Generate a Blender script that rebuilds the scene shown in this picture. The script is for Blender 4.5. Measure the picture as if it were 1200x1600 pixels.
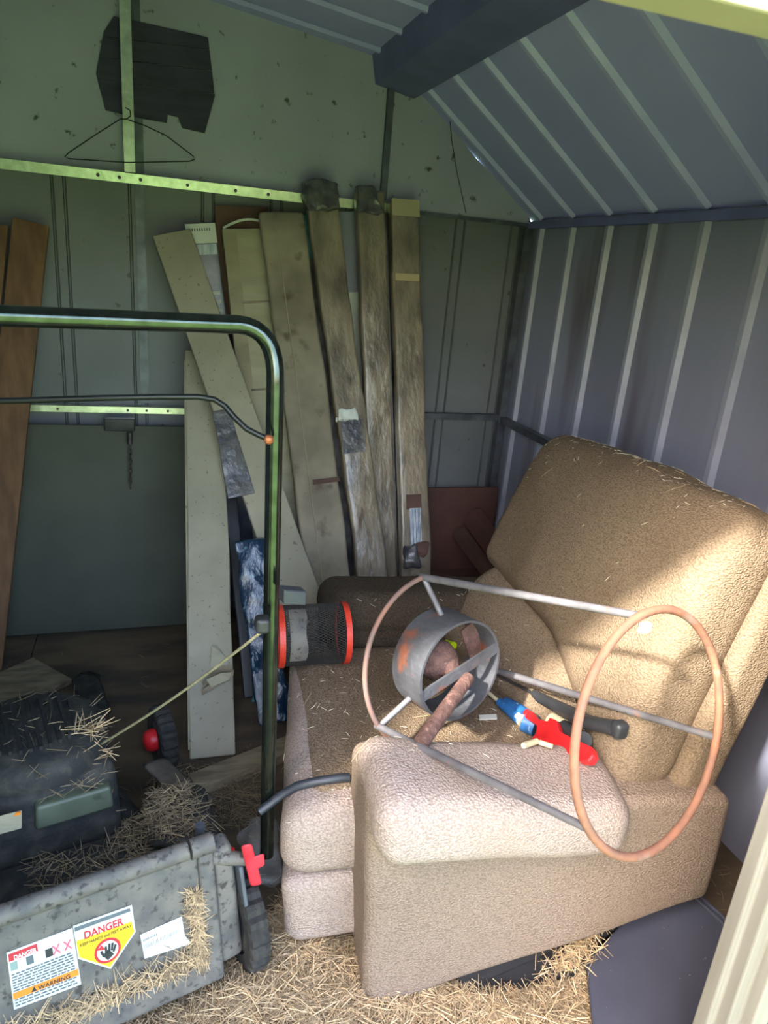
import bpy, bmesh, math, random
from mathutils import Vector as Vec, Matrix, noise as mnoise
random.seed(7)
S = bpy.context.scene
COL = S.collection
for o in list(bpy.data.objects): bpy.data.objects.remove(o)

# ------------------------------------------------------------------ camera
F = 1108.0
YAW, PITCH, ROLL = math.radians(18.81), math.radians(19.0), math.radians(5.04)
CAM = Vec((0, 0, 1.51))
_f = Vec((math.sin(YAW)*math.cos(PITCH), math.cos(YAW)*math.cos(PITCH), -math.sin(PITCH)))
_r0 = Vec((math.cos(YAW), -math.sin(YAW), 0)); _u0 = _r0.cross(_f)
_r = math.cos(ROLL)*_r0 + math.sin(ROLL)*_u0; _u = -math.sin(ROLL)*_r0 + math.cos(ROLL)*_u0
cd = bpy.data.cameras.new('camera'); cam = bpy.data.objects.new('camera', cd); COL.objects.link(cam)
cd.sensor_fit = 'VERTICAL'; cd.sensor_height = 36; cd.lens = F/1600*36
cd.clip_start = .05; cd.clip_end = 300
M4 = Matrix((_r, _u, -_f)).transposed().to_4x4(); M4.translation = CAM; cam.matrix_world = M4
cd.dof.use_dof = True; cd.dof.focus_distance = 1.9; cd.dof.aperture_fstop = 7.0
S.camera = cam

# ------------------------------------------------------------------ world, sun, exposure
W = bpy.data.worlds.new('sky'); S.world = W; W.use_nodes = True
nt = W.node_tree; nt.nodes.clear()
sky = nt.nodes.new('ShaderNodeTexSky'); sky.sky_type = 'NISHITA'; sky.sun_disc = False
SUN_TRAVEL = Vec((.86, .50, -.72)).normalized()          # from the left behind the door, down into the shed
sky.sun_elevation = math.asin(-SUN_TRAVEL.z); sky.sun_rotation = math.atan2(-SUN_TRAVEL.x, -SUN_TRAVEL.y)
sky.air_density = 1.0; sky.dust_density = 3.0; sky.ozone_density = 1.0
bg = nt.nodes.new('ShaderNodeBackground'); bg.inputs['Strength'].default_value = .42
wo = nt.nodes.new('ShaderNodeOutputWorld')
nt.links.new(sky.outputs[0], bg.inputs[0]); nt.links.new(bg.outputs[0], wo.inputs[0])
sl = bpy.data.lights.new('sun', 'SUN'); sl.energy = 4.2; sl.angle = math.radians(3); sl.color = (1, .94, .84)
so = bpy.data.objects.new('sun', sl); COL.objects.link(so); so.location = (-6, -4, 6)
so.rotation_euler = SUN_TRAVEL.to_track_quat('-Z', 'Y').to_euler()
S.view_settings.view_transform = 'Standard'; S.view_settings.look = 'None'; S.view_settings.gamma = 1
S.view_settings.use_curve_mapping = False
S.view_settings.exposure = 2.2

# ------------------------------------------------------------------ pixel helpers (a pixel gives a direction only)
def ray(x, y): return ((x-600)*_r - (y-800)*_u + F*_f)/F
def at(x, y, Y=None, Z=None, X=None):
    d = ray(x, y)
    if Y is not None: t = (Y-CAM.y)/d.y
    elif Z is not None: t = (Z-CAM.z)/d.z
    else: t = (X-CAM.x)/d.x
    return CAM + d*t
def on_plane(x, y, p0, n):
    d = ray(x, y); return CAM + d*((p0-CAM).dot(n)/d.dot(n))

# ------------------------------------------------------------------ materials
def lin(c):
    return tuple(((v/255)/12.92 if v/255 <= .04045 else ((v/255+.055)/1.055)**2.4) for v in c) + (1,)
MATS = {}
def mat(name, c1, c2=None, scale=6, rough=.7, metal=0, bump=0, bscale=60, coat=0, stretch=(1, 1, 1), contrast=(.35, .65),
        c3=None, s3=30, t3=(.62, .7), alpha=1, trans=0, spec=.5, detail=6):
    m = bpy.data.materials.new(name); m.use_nodes = True; MATS[name] = m
    N = m.node_tree; L = N.links; b = N.nodes['Principled BSDF']
    b.inputs['Roughness'].default_value = rough; b.inputs['Metallic'].default_value = metal
    b.inputs['Coat Weight'].default_value = coat; b.inputs['Coat Roughness'].default_value = .25
    b.inputs['Alpha'].default_value = alpha; b.inputs['Transmission Weight'].default_value = trans
    b.inputs['Specular IOR Level'].default_value = spec
    tc = N.nodes.new('ShaderNodeTexCoord'); mp = N.nodes.new('ShaderNodeMapping'); mp.inputs['Scale'].default_value = stretch
    L.new(tc.outputs['Object'], mp.inputs['Vector'])
    b.inputs['Base Color'].default_value = lin(c1)
    cur = None
    def ntex(sc, det=detail):
        n = N.nodes.new('ShaderNodeTexNoise'); n.inputs['Scale'].default_value = sc; n.inputs['Detail'].default_value = det
        L.new(mp.outputs[0], n.inputs['Vector']); return n
    if c2:
        n = ntex(scale); cr = N.nodes.new('ShaderNodeValToRGB')
        cr.color_ramp.elements[0].position = contrast[0]; cr.color_ramp.elements[0].color = lin(c1)
        cr.color_ramp.elements[1].position = contrast[1]; cr.color_ramp.elements[1].color = lin(c2)
        L.new(n.outputs['Fac'], cr.inputs['Fac']); cur = cr.outputs['Color']
    if c3:
        n = ntex(s3, 3); cr = N.nodes.new('ShaderNodeValToRGB')
        cr.color_ramp.elements[0].position = t3[0]; cr.color_ramp.elements[1].position = t3[1]
        L.new(n.outputs['Fac'], cr.inputs['Fac'])
        mx = N.nodes.new('ShaderNodeMix'); mx.data_type = 'RGBA'
        L.new(cr.outputs['Color'], mx.inputs[0]); mx.inputs[7].default_value = lin(c3)
        if cur: L.new(cur, mx.inputs[6])
        else: mx.inputs[6].default_value = lin(c1)
        cur = mx.outputs[2]
    if cur: L.new(cur, b.inputs['Base Color'])
    if bump:
        n = ntex(bscale, 4); bp = N.nodes.new('ShaderNodeBump'); bp.inputs['Strength'].default_value = bump
        bp.inputs['Distance'].default_value = .01
        L.new(n.outputs['Fac'], bp.inputs['Height']); L.new(bp.outputs[0], b.inputs['Normal'])
    return m

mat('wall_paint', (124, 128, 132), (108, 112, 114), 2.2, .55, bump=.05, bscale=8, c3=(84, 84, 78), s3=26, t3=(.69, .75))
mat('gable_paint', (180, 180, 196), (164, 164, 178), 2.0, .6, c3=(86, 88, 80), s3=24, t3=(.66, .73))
mat('side_paint', (152, 156, 178), (134, 138, 158), 3, .45, stretch=(1, 1, .18), c3=(108, 100, 112), s3=5, t3=(.55, .72))  # blue grey carries the haze, put into the colour instead of the air
mat('roof_haze_paint', (196, 196, 250), (182, 182, 240), 1.3, .45)  # haze over the roof mixed into the paint as extra blue
mat('rib_pale', (170, 175, 194), (154, 160, 178), 8, .4)
mat('rib_roof', (212, 212, 254), (198, 198, 248), 8, .4)  # ribs share the haze blue of the roof
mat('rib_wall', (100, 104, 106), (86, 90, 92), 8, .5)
mat('navy_steel', (122, 126, 176), (104, 108, 152), 5, .5)
mat('galvanised', (226, 232, 214), (196, 204, 184), 30, .34, .95, bump=.06, bscale=90)
mat('dull_steel', (116, 122, 130), (86, 90, 98), 14, .5, .5)
mat('floor_ply', (112, 94, 72), (90, 77, 61), 3, .85, bump=.15, bscale=40, stretch=(1, 3, 1), c3=(70, 62, 53), s3=3, t3=(.45, .7))
mat('frame_cream', (190, 174, 156), (174, 158, 140), 5, .5, c3=(176, 150, 110), s3=14, t3=(.66, .76))
mat('jamb_paint', (124, 120, 112), (108, 104, 96), 5, .6, stretch=(6, 6, .4), c3=(120, 88, 58), s3=5, t3=(.66, .74))
mat('grass', (92, 124, 58), (120, 144, 78), 3, .9, bump=.5, bscale=80)
mat('leaf', (70, 96, 46), (96, 120, 62), 5, .6)
mat('concrete', (120, 116, 108), (100, 96, 88), 5, .9)
mat('sheet_ply', (88, 92, 78), (72, 76, 65), 2.4, .75, c3=(84, 86, 78), s3=9, t3=(.62, .75))
mat('guide_grey', (64, 66, 72), (54, 56, 60), 10, .5)
mat('black_plastic', (34, 35, 38), (46, 47, 50), 18, .45, bump=.1, bscale=120)
mat('dusty_black', (40, 42, 40), (72, 70, 62), 26, .75, bump=.3, bscale=110, contrast=(.42, .75))
mat('grey_plastic', (90, 88, 85), (116, 110, 101), 22, .65, bump=.15, bscale=120, c3=(64, 60, 56), s3=70, t3=(.56, .68))
mat('engine_green', (96, 104, 84), (76, 84, 68), 9, .5, c3=(46, 48, 42), s3=20, t3=(.62, .72))
mat('handle_paint', (66, 74, 66), (84, 92, 84), 40, .12, .9, c3=(150, 150, 140), s3=120, t3=(.74, .78))
mat('wire_black', (44, 46, 44), None, rough=.35, metal=.5)
mat('copper', (208, 132, 88), (170, 96, 60), 60, .45, .4)
mat('rubber', (40, 40, 40), (58, 56, 52), 40, .85, bump=.3, bscale=150)
mat('red_plastic', (226, 44, 48), (205, 30, 36), 20, .4)
mat('pink_red', (226, 62, 74), (206, 46, 58), 20, .45)
mat('rope', (150, 142, 112), (122, 114, 86), 120, .9)
mat('board_brown', (126, 92, 62), (100, 70, 46), 4, .75, stretch=(8, 8, .7), bump=.1, bscale=30)
mat('old_wood', (150, 136, 110), (112, 100, 80), 5, .85, stretch=(2, 8, 8), bump=.2, bscale=40)
mat('dark_wood', (74, 66, 56), (48, 43, 38), 5, .9, stretch=(2, 8, 8), bump=.3, bscale=30)
mat('dark_board', (72, 68, 88), (58, 55, 72), 3, .8, stretch=(2, 1, 10))
mat('cardboard', (166, 158, 130), (140, 132, 108), 5, .85, stretch=(1, 1, 1.5), bump=.12, bscale=26, c3=(118, 104, 78), s3=34, t3=(.66, .74))
mat('card_pale', (174, 168, 142), (154, 148, 124), 3, .85, stretch=(1, 1, 6), bump=.2, bscale=30)
mat('card_speckle', (170, 163, 142), (148, 142, 122), 4, .85, bump=.12, bscale=26, c3=(112, 104, 88), s3=80, t3=(.66, .72))
mat('card_dirty', (160, 150, 128), (122, 113, 96), 5, .75, bump=.2, bscale=14, c3=(96, 84, 66), s3=12, t3=(.6, .72))
mat('wrap_dirty', (156, 142, 120), (110, 100, 86), 7, .34, bump=1, bscale=22, coat=.7, stretch=(1.6, 1.6, .7), c3=(88, 76, 60), s3=9, t3=(.6, .74))
mat('wrap_end', (66, 66, 74), (110, 106, 102), 20, .35, bump=.8, bscale=30, coat=.4)
mat('clear_film', (210, 214, 216), None, rough=.12, alpha=.14, bump=.7, bscale=22)
mat('tape', (196, 180, 140), None, rough=.25, coat=.6)
mat('white_paper', (222, 226, 218), (200, 206, 198), 9, .7)
mat('teal_label', (86, 150, 158), (60, 116, 126), 24, .4)
mat('blue_pack', (26, 52, 78), (140, 172, 184), 34, .2, coat=.8, bump=1, bscale=24, contrast=(.58, .74), stretch=(1.8, 1.8, .4))
mat('slate_pack', (74, 80, 92), (104, 108, 116), 14, .35, coat=.3)
mat('silver_foam', (206, 212, 218), (150, 164, 180), 14, .5, stretch=(6, 6, .5))
mat('terracotta', (112, 76, 66), (90, 64, 58), 4, .85)
mat('crate_brown', (110, 82, 70), (84, 62, 54), 5, .85)
mat('slate_lid', (72, 74, 88), (62, 64, 78), 6, .5, c3=(130, 126, 120), s3=60, t3=(.72, .77), bump=.05)
mat('black_mat', (28, 26, 27), (40, 36, 34), 9, .8, c3=(120, 94, 62), s3=60, t3=(.68, .74))
mat('rust', (156, 106, 82), (128, 92, 76), 24, .75, .15, bump=.25, bscale=90, c3=(150, 130, 118), s3=14, t3=(.58, .7))
mat('rust_grey', (92, 94, 100), (72, 72, 76), 12, .6, .35, bump=.3, bscale=60, c3=(132, 82, 62), s3=11, t3=(.56, .66))
mat('rod_grey', (122, 120, 124), (98, 96, 100), 20, .6, .3, bump=.15, c3=(150, 110, 92), s3=18, t3=(.64, .74))
mat('hoop_rust', (120, 100, 94), (150, 104, 86), 14, .7, .2, bump=.2)
mat('red_rust', (112, 82, 74), (88, 64, 58), 40, .85, .1, bump=.6, bscale=90, c3=(136, 104, 94), s3=60, t3=(.6, .7))
mat('mesh_wire', (54, 52, 50), (70, 66, 62), 20, .6, .3)
mat('red_rim', (226, 70, 48), (204, 54, 36), 15, .45)
mat('blue_paint', (46, 112, 176), (34, 84, 140), 50, .5, c3=(190, 206, 214), s3=60, t3=(.64, .7))
mat('cream_plastic', (222, 210, 176), (206, 192, 156), 20, .5)
mat('charcoal', (56, 58, 62), (44, 45, 48), 20, .45)
mat('lime', (196, 222, 20), None, rough=.4)
mat('hose', (54, 58, 66), (40, 43, 50), 20, .4)
mat('dark_metal', (70, 68, 70), (98, 92, 88), 30, .5, .6)
mat('clod', (104, 96, 84), (70, 64, 56), 12, .95, bump=.5, bscale=40)
for n_, c_ in (('ink_red', (196, 40, 52)), ('ink_black', (44, 46, 48)), ('ink_yellow', (240, 198, 30)), ('ink_orange', (240, 140, 40)), ('ink_grey', (96, 104, 108)), ('ink_pink', (220, 110, 130)), ('ink_green', (140, 160, 150))):
    mat(n_, c_, None, rough=.5)

def fabric(name, c1, c2, c3, dirt):
    m = bpy.data.materials.new(name); m.use_nodes = True; MATS[name] = m
    N = m.node_tree; L = N.links; b = N.nodes['Principled BSDF']; b.inputs['Roughness'].default_value = .95
    b.inputs['Specular IOR Level'].default_value = .15
    tc = N.nodes.new('ShaderNodeTexCoord')
    mp = N.nodes.new('ShaderNodeMapping'); mp.inputs['Scale'].default_value = (1, 1, 1.5); L.new(tc.outputs['Object'], mp.inputs[0])
    v = N.nodes.new('ShaderNodeTexVoronoi'); v.inputs['Scale'].default_value = 190; v.inputs['Randomness'].default_value = .9; L.new(mp.outputs[0], v.inputs['Vector'])
    cr = N.nodes.new('ShaderNodeValToRGB'); e = cr.color_ramp.elements
    e[0].position = .12; e[0].color = lin(c1); e[1].position = .75; e[1].color = lin(c2)
    L.new(v.outputs['Distance'], cr.inputs['Fac'])
    n = N.nodes.new('ShaderNodeTexNoise'); n.inputs['Scale'].default_value = 5; n.inputs['Detail'].default_value = 6; L.new(tc.outputs['Object'], n.inputs['Vector'])
    r2 = N.nodes.new('ShaderNodeValToRGB'); r2.color_ramp.elements[0].position = .45; r2.color_ramp.elements[1].position = .75
    L.new(n.outputs['Fac'], r2.inputs['Fac'])
    mul = N.nodes.new('ShaderNodeMath'); mul.operation = 'MULTIPLY'; mul.inputs[1].default_value = dirt; L.new(r2.outputs['Color'], mul.inputs[0])
    mx = N.nodes.new('ShaderNodeMix'); mx.data_type = 'RGBA'; mx.inputs[7].default_value = lin(c3)
    L.new(mul.outputs[0], mx.inputs[0]); L.new(cr.outputs['Color'], mx.inputs[6]); L.new(mx.outputs[2], b.inputs['Base Color'])
    inv = N.nodes.new('ShaderNodeMath'); inv.operation = 'SUBTRACT'; inv.inputs[0].default_value = 1; L.new(v.outputs['Distance'], inv.inputs[1])
    bp = N.nodes.new('ShaderNodeBump'); bp.inputs['Strength'].default_value = .7; bp.inputs['Distance'].default_value = .004
    L.new(inv.outputs[0], bp.inputs['Height']); L.new(bp.outputs[0], b.inputs['Normal'])
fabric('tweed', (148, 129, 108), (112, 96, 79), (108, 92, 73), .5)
fabric('tweed_lit', (184, 167, 157), (148, 132, 122), (150, 131, 112), .35)  # same tweed with the daylight from the door put into the colour
fabric('tweed_half_lit', (152, 135, 121), (122, 106, 94), (128, 110, 92), .4)  # same tweed for the near arm, a weaker share of daylight in the colour
fabric('tweed_shaded', (92, 80, 66), (64, 55, 46), (70, 60, 48), .5)  # same tweed, shade on the base and far arm put into the colour

def straw_mat(name, base):
    m = bpy.data.materials.new(name); m.use_nodes = True; MATS[name] = m
    N = m.node_tree; L = N.links; b = N.nodes['Principled BSDF']; b.inputs['Roughness'].default_value = .8
    a = N.nodes.new('ShaderNodeAttribute'); a.attribute_name = 'tone'
    cr = N.nodes.new('ShaderNodeValToRGB'); e = cr.color_ramp.elements
    e[0].color = lin([v*.62 for v in base]); e[1].color = lin([min(255, v*1.16) for v in base])
    L.new(a.outputs['Fac'], cr.inputs['Fac']); L.new(cr.outputs['Color'], b.inputs['Base Color'])
straw_mat('straw', (206, 178, 138)); straw_mat('straw_dull', (140, 124, 96)); straw_mat('fleck', (226, 214, 190))
mat('straw_bed', (156, 128, 94), (116, 94, 70), 30, .95, bump=.8, bscale=90)

# ------------------------------------------------------------------ mesh builder
class MB:
    def __init__(s): s.v = []; s.f = []; s.sm = []
    def add(s, vs, fs, smooth=False):
        n = len(s.v); s.v += [Vec(p) for p in vs]; s.f += [tuple(i+n for i in f) for f in fs]; s.sm += [smooth]*len(fs); return s
    def box(s, lo, hi):
        x0, y0, z0 = lo; x1, y1, z1 = hi
        return s.hexa([(x0,y0,z0),(x1,y0,z0),(x1,y1,z0),(x0,y1,z0),(x0,y0,z1),(x1,y0,z1),(x1,y1,z1),(x0,y1,z1)])
    def hexa(s, c):
        return s.add(c, [(0,3,2,1),(4,5,6,7),(0,1,5,4),(1,2,6,5),(2,3,7,6),(3,0,4,7)])
    def bar(s, a, b, w, t, up=(0,0,1)):
        a, b = Vec(a), Vec(b); d = (b-a).normalized(); up = Vec(up)
        x = d.cross(up).normalized(); y = x.cross(d).normalized()
        x *= w/2; y *= t/2
        return s.hexa([a-x-y, a+x-y, a+x+y, a-x+y, b-x-y, b+x-y, b+x+y, b-x+y])
    def prism(s, poly, ext):
        n = len(poly); p = [Vec(q) for q in poly]; e = Vec(ext)
        nn = Vec((0,0,0))
        for i in range(n): nn += p[i].cross(p[(i+1) % n])
        fl = nn.dot(e) > 0
        vs = p+[q+e for q in p]
        a = tuple(range(n)); b = tuple(range(n, 2*n))
        fs = [a[::-1], b] if fl else [a, b[::-1]]
        for i in range(n):
            j = (i+1) % n; q = (i, j, j+n, i+n); fs.append(q if fl else q[::-1])
        return s.add(vs, fs)
    def tube(s, pts, r, k=10, closed=False, caps=True, smooth=True):
        pts = [Vec(p) for p in pts]; n = len(pts); rs = r if isinstance(r, (list, tuple)) else [r]*n
        vs = []; up = None
        for i in range(n):
            if closed: d = (pts[(i+1) % n]-pts[i-1]).normalized()
            else: d = (pts[min(i+1, n-1)]-pts[max(i-1, 0)]).normalized()
            if up is None:
                up = Vec((0,0,1)) if abs(d.z) < .9 else Vec((1,0,0))
            x = d.cross(up); x = x.normalized() if x.length > 1e-6 else d.orthogonal().normalized()
            y = x.cross(d).normalized(); up = y
            for j in range(k):
                a = 2*math.pi*j/k; vs.append(pts[i]+(x*math.cos(a)+y*math.sin(a))*rs[i])
        fs = []
        for i in range(n if closed else n-1):
            i2 = (i+1) % n
            for j in range(k):
                j2 = (j+1) % k; fs.append((i*k+j, i*k+j2, i2*k+j2, i2*k+j))
        s.add(vs, fs, smooth)
        if caps and not closed:
            s.add(vs[:k], [tuple(range(k))[::-1]]); s.add(vs[-k:], [tuple(range(k))])
        return s
    def lathe(s, prof, o, ax, k=32, smooth=True, rmod=None):
        o = Vec(o); ax = Vec(ax).normalized(); x = ax.orthogonal().normalized(); y = ax.cross(x); vs = []
        n = len(prof)
        for j in range(k):
            a = 2*math.pi*j/k; d = x*math.cos(a)+y*math.sin(a)
            for q, (h, r) in enumerate(prof):
                rr = r*(rmod(j, q) if rmod else 1); vs.append(o+ax*h+d*rr)
        fs = []
        for j in range(k):
            j2 = (j+1) % k
            for q in range(n-1): fs.append((j*n+q, j2*n+q, j2*n+q+1, j*n+q+1))
        return s.add(vs, fs, smooth)
    def rbox(s, half, r, fn=None, n=(6, 6, 6), arc=3):
        """rounded box, local coordinates in +-half, mapped by fn"""
        hx = Vec(half); r = min(r, min(half)*.999); ax = []
        for h, m in zip(half, n):
            t = [h-r+r*math.tan(math.pi/4*i/arc) for i in range(arc+1)]
            i0 = h-r
            c = [-q for q in t[::-1]]
            mid = [-i0+2*i0*i/m for i in range(1, m)] if m > 1 else []
            ax.append(c+mid+t)
        idx = {}; vs = []; fs = []
        def vid(p):
            key = tuple(round(q, 6) for q in p)
            if key not in idx:
                q = Vec([max(-(h-r), min(h-r, c)) for c, h in zip(p, half)]); d = Vec(p)-q
                w = q+d.normalized()*r if d.length > 1e-9 else Vec(p)
                idx[key] = len(vs); vs.append(fn(w) if fn else w)
            return idx[key]
        for a in range(3):
            b, c = (a+1) % 3, (a+2) % 3
            for sg in (-1, 1):
                for i in range(len(ax[b])-1):
                    for j in range(len(ax[c])-1):
                        q = []
                        for ii, jj in ((i, j), (i+1, j), (i+1, j+1), (i, j+1)):
                            p = [0, 0, 0]; p[a] = sg*half[a]; p[b] = ax[b][ii]; p[c] = ax[c][jj]; q.append(vid(p))
                        fs.append(tuple(q) if sg > 0 else tuple(q[::-1]))
        return s.add(vs, fs, True)
    def build(s, name, m, parent=None, bevel=0, **tags):
        off = Vec((0,0,0))
        if parent:
            p = parent
            while p: off += p.location; p = p.parent
        else:
            xs = [v.x for v in s.v]; ys = [v.y for v in s.v]; zs = [v.z for v in s.v]
            off = Vec(((min(xs)+max(xs))/2, (min(ys)+max(ys))/2, min(zs)))
        me = bpy.data.meshes.new(name); me.from_pydata([v-off for v in s.v], [], s.f)
        me.polygons.foreach_set('use_smooth', s.sm); me.update()
        o = bpy.data.objects.new(name, me); COL.objects.link(o)
        if parent: o.parent = parent
        else: o.location = off
        me.materials.append(MATS[m])
        if bevel:
            bv = o.modifiers.new('bevel', 'BEVEL'); bv.width = bevel; bv.segments = 2; bv.limit_method = 'ANGLE'
        for k_, v_ in tags.items(): o[k_] = v_
        return o
def thing(name, label, cat, loc, group=None):
    o = bpy.data.objects.new(name, None); COL.objects.link(o); o.location = loc; o.empty_display_size = .05
    o['label'] = label; o['category'] = cat
    if group: o['group'] = group
    return o
def tag(o, label, cat=None, group=None, kind=None):
    o['label'] = label
    if cat: o['category'] = cat
    if group: o['group'] = group
    if kind: o['kind'] = kind
    return o
def tri8(c):
    """trilinear map from unit cube (-1..1) to 8 corners, order: x fastest, then y, then z"""
    c = [Vec(p) for p in c]
    def fn(q):
        x, y, z = (q.x+1)/2, (q.y+1)/2, (q.z+1)/2
        a = c[0].lerp(c[1], x).lerp(c[2].lerp(c[3], x), y); b = c[4].lerp(c[5], x).lerp(c[6].lerp(c[7], x), y)
        return a.lerp(b, z)
    return fn
def soft(c, r=.05, n=(8, 8, 8), amp=.006, puff=.0, fq=6, seed=0, arc=4):
    """cushion: rounded hexahedron given by 8 corners (x fastest, y, z), gently lumpy"""
    c = [Vec(p) for p in c]
    L = [((c[1]-c[0]).length+(c[7]-c[6]).length)/4, ((c[2]-c[0]).length+(c[7]-c[5]).length)/4, ((c[4]-c[0]).length+(c[7]-c[3]).length)/4]
    f8 = tri8(c); cen = sum(c, Vec((0,0,0)))/8
    def fn(w):
        q = Vec((w.x/L[0], w.y/L[1], w.z/L[2]))
        k = 1+puff*(1-min(1, abs(q.x))**2*.9)*(1-min(1, abs(q.y))**2*.9) if puff else 1
        p = f8(Vec((q.x, q.y, q.z*k)))
        return p+mnoise.noise_vector(p*fq+Vec((seed, seed*1.7, 0)))*amp
    return MB().rbox(L, r, fn, n, arc)

# ------------------------------------------------------------------ the shed
XR, XL, YB, YF, ZE = 1.562, -1.68, 2.96, .58, 1.75
RX = -.06; KX, KZ, RZ = .885, 2.24, 2.36; KXL = 2*RX-KX
gable = lambda y: [(XL,y,0),(XR,y,0),(XR,y,ZE),(KX,y,KZ),(RX,y,RZ),(KXL,y,KZ),(XL,y,ZE)]
# ground outside and floor
tag(MB().box((-60,-60,-.16),(60,60,-.12)).build('ground', 'grass'), 'sunlit green lawn around the shed', 'lawn', kind='structure')
floor = tag(MB().box((XL,.5,-.12),(XR,YB,-.012)).build('floor', 'dark_wood'), 'dirty plywood floor of the metal shed', 'floor', kind='structure')
for i, (x0, x1) in enumerate(((XL, -.47), (-.466, .75), (.754, XR))):
    for j, (y0, y1) in enumerate(((.5, 1.72), (1.724, YB))):
        MB().box((x0,y0,-.012),(x1,y1,0)).build('plywood_sheet', 'floor_ply', floor)
# back wall: lower ribbed panels, flat gable with a narrow gap under the sloping roof edge
wb = tag(MB().box((XL,YB,0),(XR,YB+.012,ZE-.02)).build('wall_back', 'wall_paint'), 'grey painted sheet metal back wall with narrow ribs', 'wall', kind='structure')
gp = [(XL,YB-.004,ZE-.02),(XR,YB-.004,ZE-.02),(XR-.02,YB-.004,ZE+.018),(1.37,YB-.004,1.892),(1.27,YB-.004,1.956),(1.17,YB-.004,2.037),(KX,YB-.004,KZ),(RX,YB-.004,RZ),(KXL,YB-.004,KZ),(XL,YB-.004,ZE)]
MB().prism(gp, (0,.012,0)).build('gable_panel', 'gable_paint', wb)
for k in range(-5, 7):
    x = -.05+.2565*k
    for dx in (-.020, .020):
        MB().hexa([(x+dx-.006,YB-.001,.02),(x+dx-.002,YB-.008,.02),(x+dx+.002,YB-.008,.02),(x+dx+.006,YB-.001,.02),(x+dx-.006,YB-.001,ZE-.03),(x+dx-.002,YB-.008,ZE-.03),(x+dx+.002,YB-.008,ZE-.03),(x+dx+.006,YB-.001,ZE-.03)]).build('rib', 'rib_wall', wb)
# right wall with trapezoid ribs, left wall
wr = tag(MB().box((XR,.5,0),(XR+.012,YB,ZE)).build('wall_right', 'side_paint'), 'corrugated metal side wall behind the recliner, haze painted in as blue grey', 'wall', kind='structure')
RIBS = [2.857-.2455*k for k in range(-0, 10)]
for y in RIBS:
    MB().hexa([(XR,y-.020,.01),(XR-.016,y-.009,.01),(XR-.016,y+.009,.01),(XR,y+.020,.01),(XR,y-.020,ZE-.03),(XR-.016,y-.009,ZE-.03),(XR-.016,y+.009,ZE-.03),(XR,y+.020,ZE-.03)]).build('rib', 'rib_pale', wr)
wl = tag(MB().box((XL-.012,.5,0),(XL,YB,ZE)).build('wall_left', 'side_paint'), 'corrugated metal side wall of the shed, out of the picture', 'wall', kind='structure')
# roof
def slope(a, b, t=.012):
    (xa, za), (xb, zb) = a, b
    d = Vec((xb-xa, 0, zb-za)).normalized(); n = Vec((-d.z, 0, d.x))
    if n.z < 0: n = -n
    return MB().prism([(xa,.46,za),(xb,.46,zb),(xb,YB+.006,zb),(xa,YB+.006,za)], n*t)
ce = tag(slope((XR, ZE), (KX, KZ)).build('ceiling', 'roof_haze_paint'), 'ribbed metal roof of a barn shaped shed, haze painted in as blue', 'ceiling', kind='structure')
for a, b in (((KX, KZ), (RX, RZ)), ((RX, RZ), (KXL, KZ)), ((KXL, KZ), (XL, ZE))): slope(a, b).build('roof_panel', 'roof_haze_paint', ce)
dn = Vec((-(KZ-ZE), 0, -(XR-KX))).normalized()
for y in RIBS:
    a = Vec((XR-.01, y, ZE+.006)); b = Vec((KX+.02, y, KZ-.014)); e = dn*.014; w1, w2 = Vec((0,.018,0)), Vec((0,.008,0))
    MB().hexa([a-w1,a-w2+e,a+w2+e,a+w1,b-w1,b-w2+e,b+w2+e,b+w1]).build('rib', 'rib_roof', ce)
    a = Vec((KX-.01, y, KZ+.0)); b = Vec((RX+.02, y, RZ-.004)); e = Vec((0,0,-.012))
    MB().hexa([a-w1,a-w2+e,a+w2+e,a+w1,b-w1,b-w2+e,b+w2+e,b+w1]).build('rib', 'roof_haze_paint', ce)
# knee beam, eave beam, girts, posts
d = Vec((KX-XR,0,KZ-ZE)).normalized(); nn = Vec((-d.z,0,d.x)); nn = nn if nn.z < 0 else -nn
p0 = Vec((.99,0,2.165)); p1 = Vec((.80,0,2.252))
tag(MB().prism([(p0.x,.6,p0.z),(p0.x-.012,.6,p0.z-.035),(p1.x+.02,.6,p1.z-.095),(p1.x,.6,p1.z),(KX,.6,KZ-.003)], (0,YB-.612,0)).build('trim_1', 'navy_steel'), 'dark folded steel beam along the bend of the roof', 'beam', kind='structure')
MB().box((XR-.03,.6,ZE-.036),(XR-.002,YB-.02,ZE-.008)).build('trim_2', 'navy_steel', label='dark eave rail where the roof meets the side wall', category='rail', kind='structure')
t3 = MB().hexa([(XL+.02,2.892,1.713),(.90,2.892,1.713),(.90,2.95,1.722),(XL+.02,2.95,1.722),(XL+.02,2.882,1.745),(.90,2.882,1.745),(.90,2.95,1.75),(XL+.02,2.95,1.75)]).build('trim_3', 'galvanised')
tag(t3, 'shiny galvanised rail across the back wall under the gable', 'rail', kind='structure')
for x in (-.49, -.17, -.10, -.03, .13, .30, .42): MB().tube([(x,2.888,1.728),(x,2.882,1.728)], .006, 8).build('screw', 'dark_metal', t3)
t4 = MB().box((XL+.02,2.905,.888),(.95,2.945,.912)).build('trim_4', 'galvanised'); tag(t4, 'galvanised rail halfway up the back wall', 'rail', kind='structure')
for x in (-.35, -.10, -.03, .05): MB().tube([(x,2.906,.900),(x,2.900,.900)], .005, 8).build('screw', 'dark_metal', t4)
tag(MB().box((.95,2.915,.885),(XR-.03,2.945,.912)).build('trim_5', 'dull_steel'), 'dull rail halfway up the back wall near the corner', 'rail', kind='structure')
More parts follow.
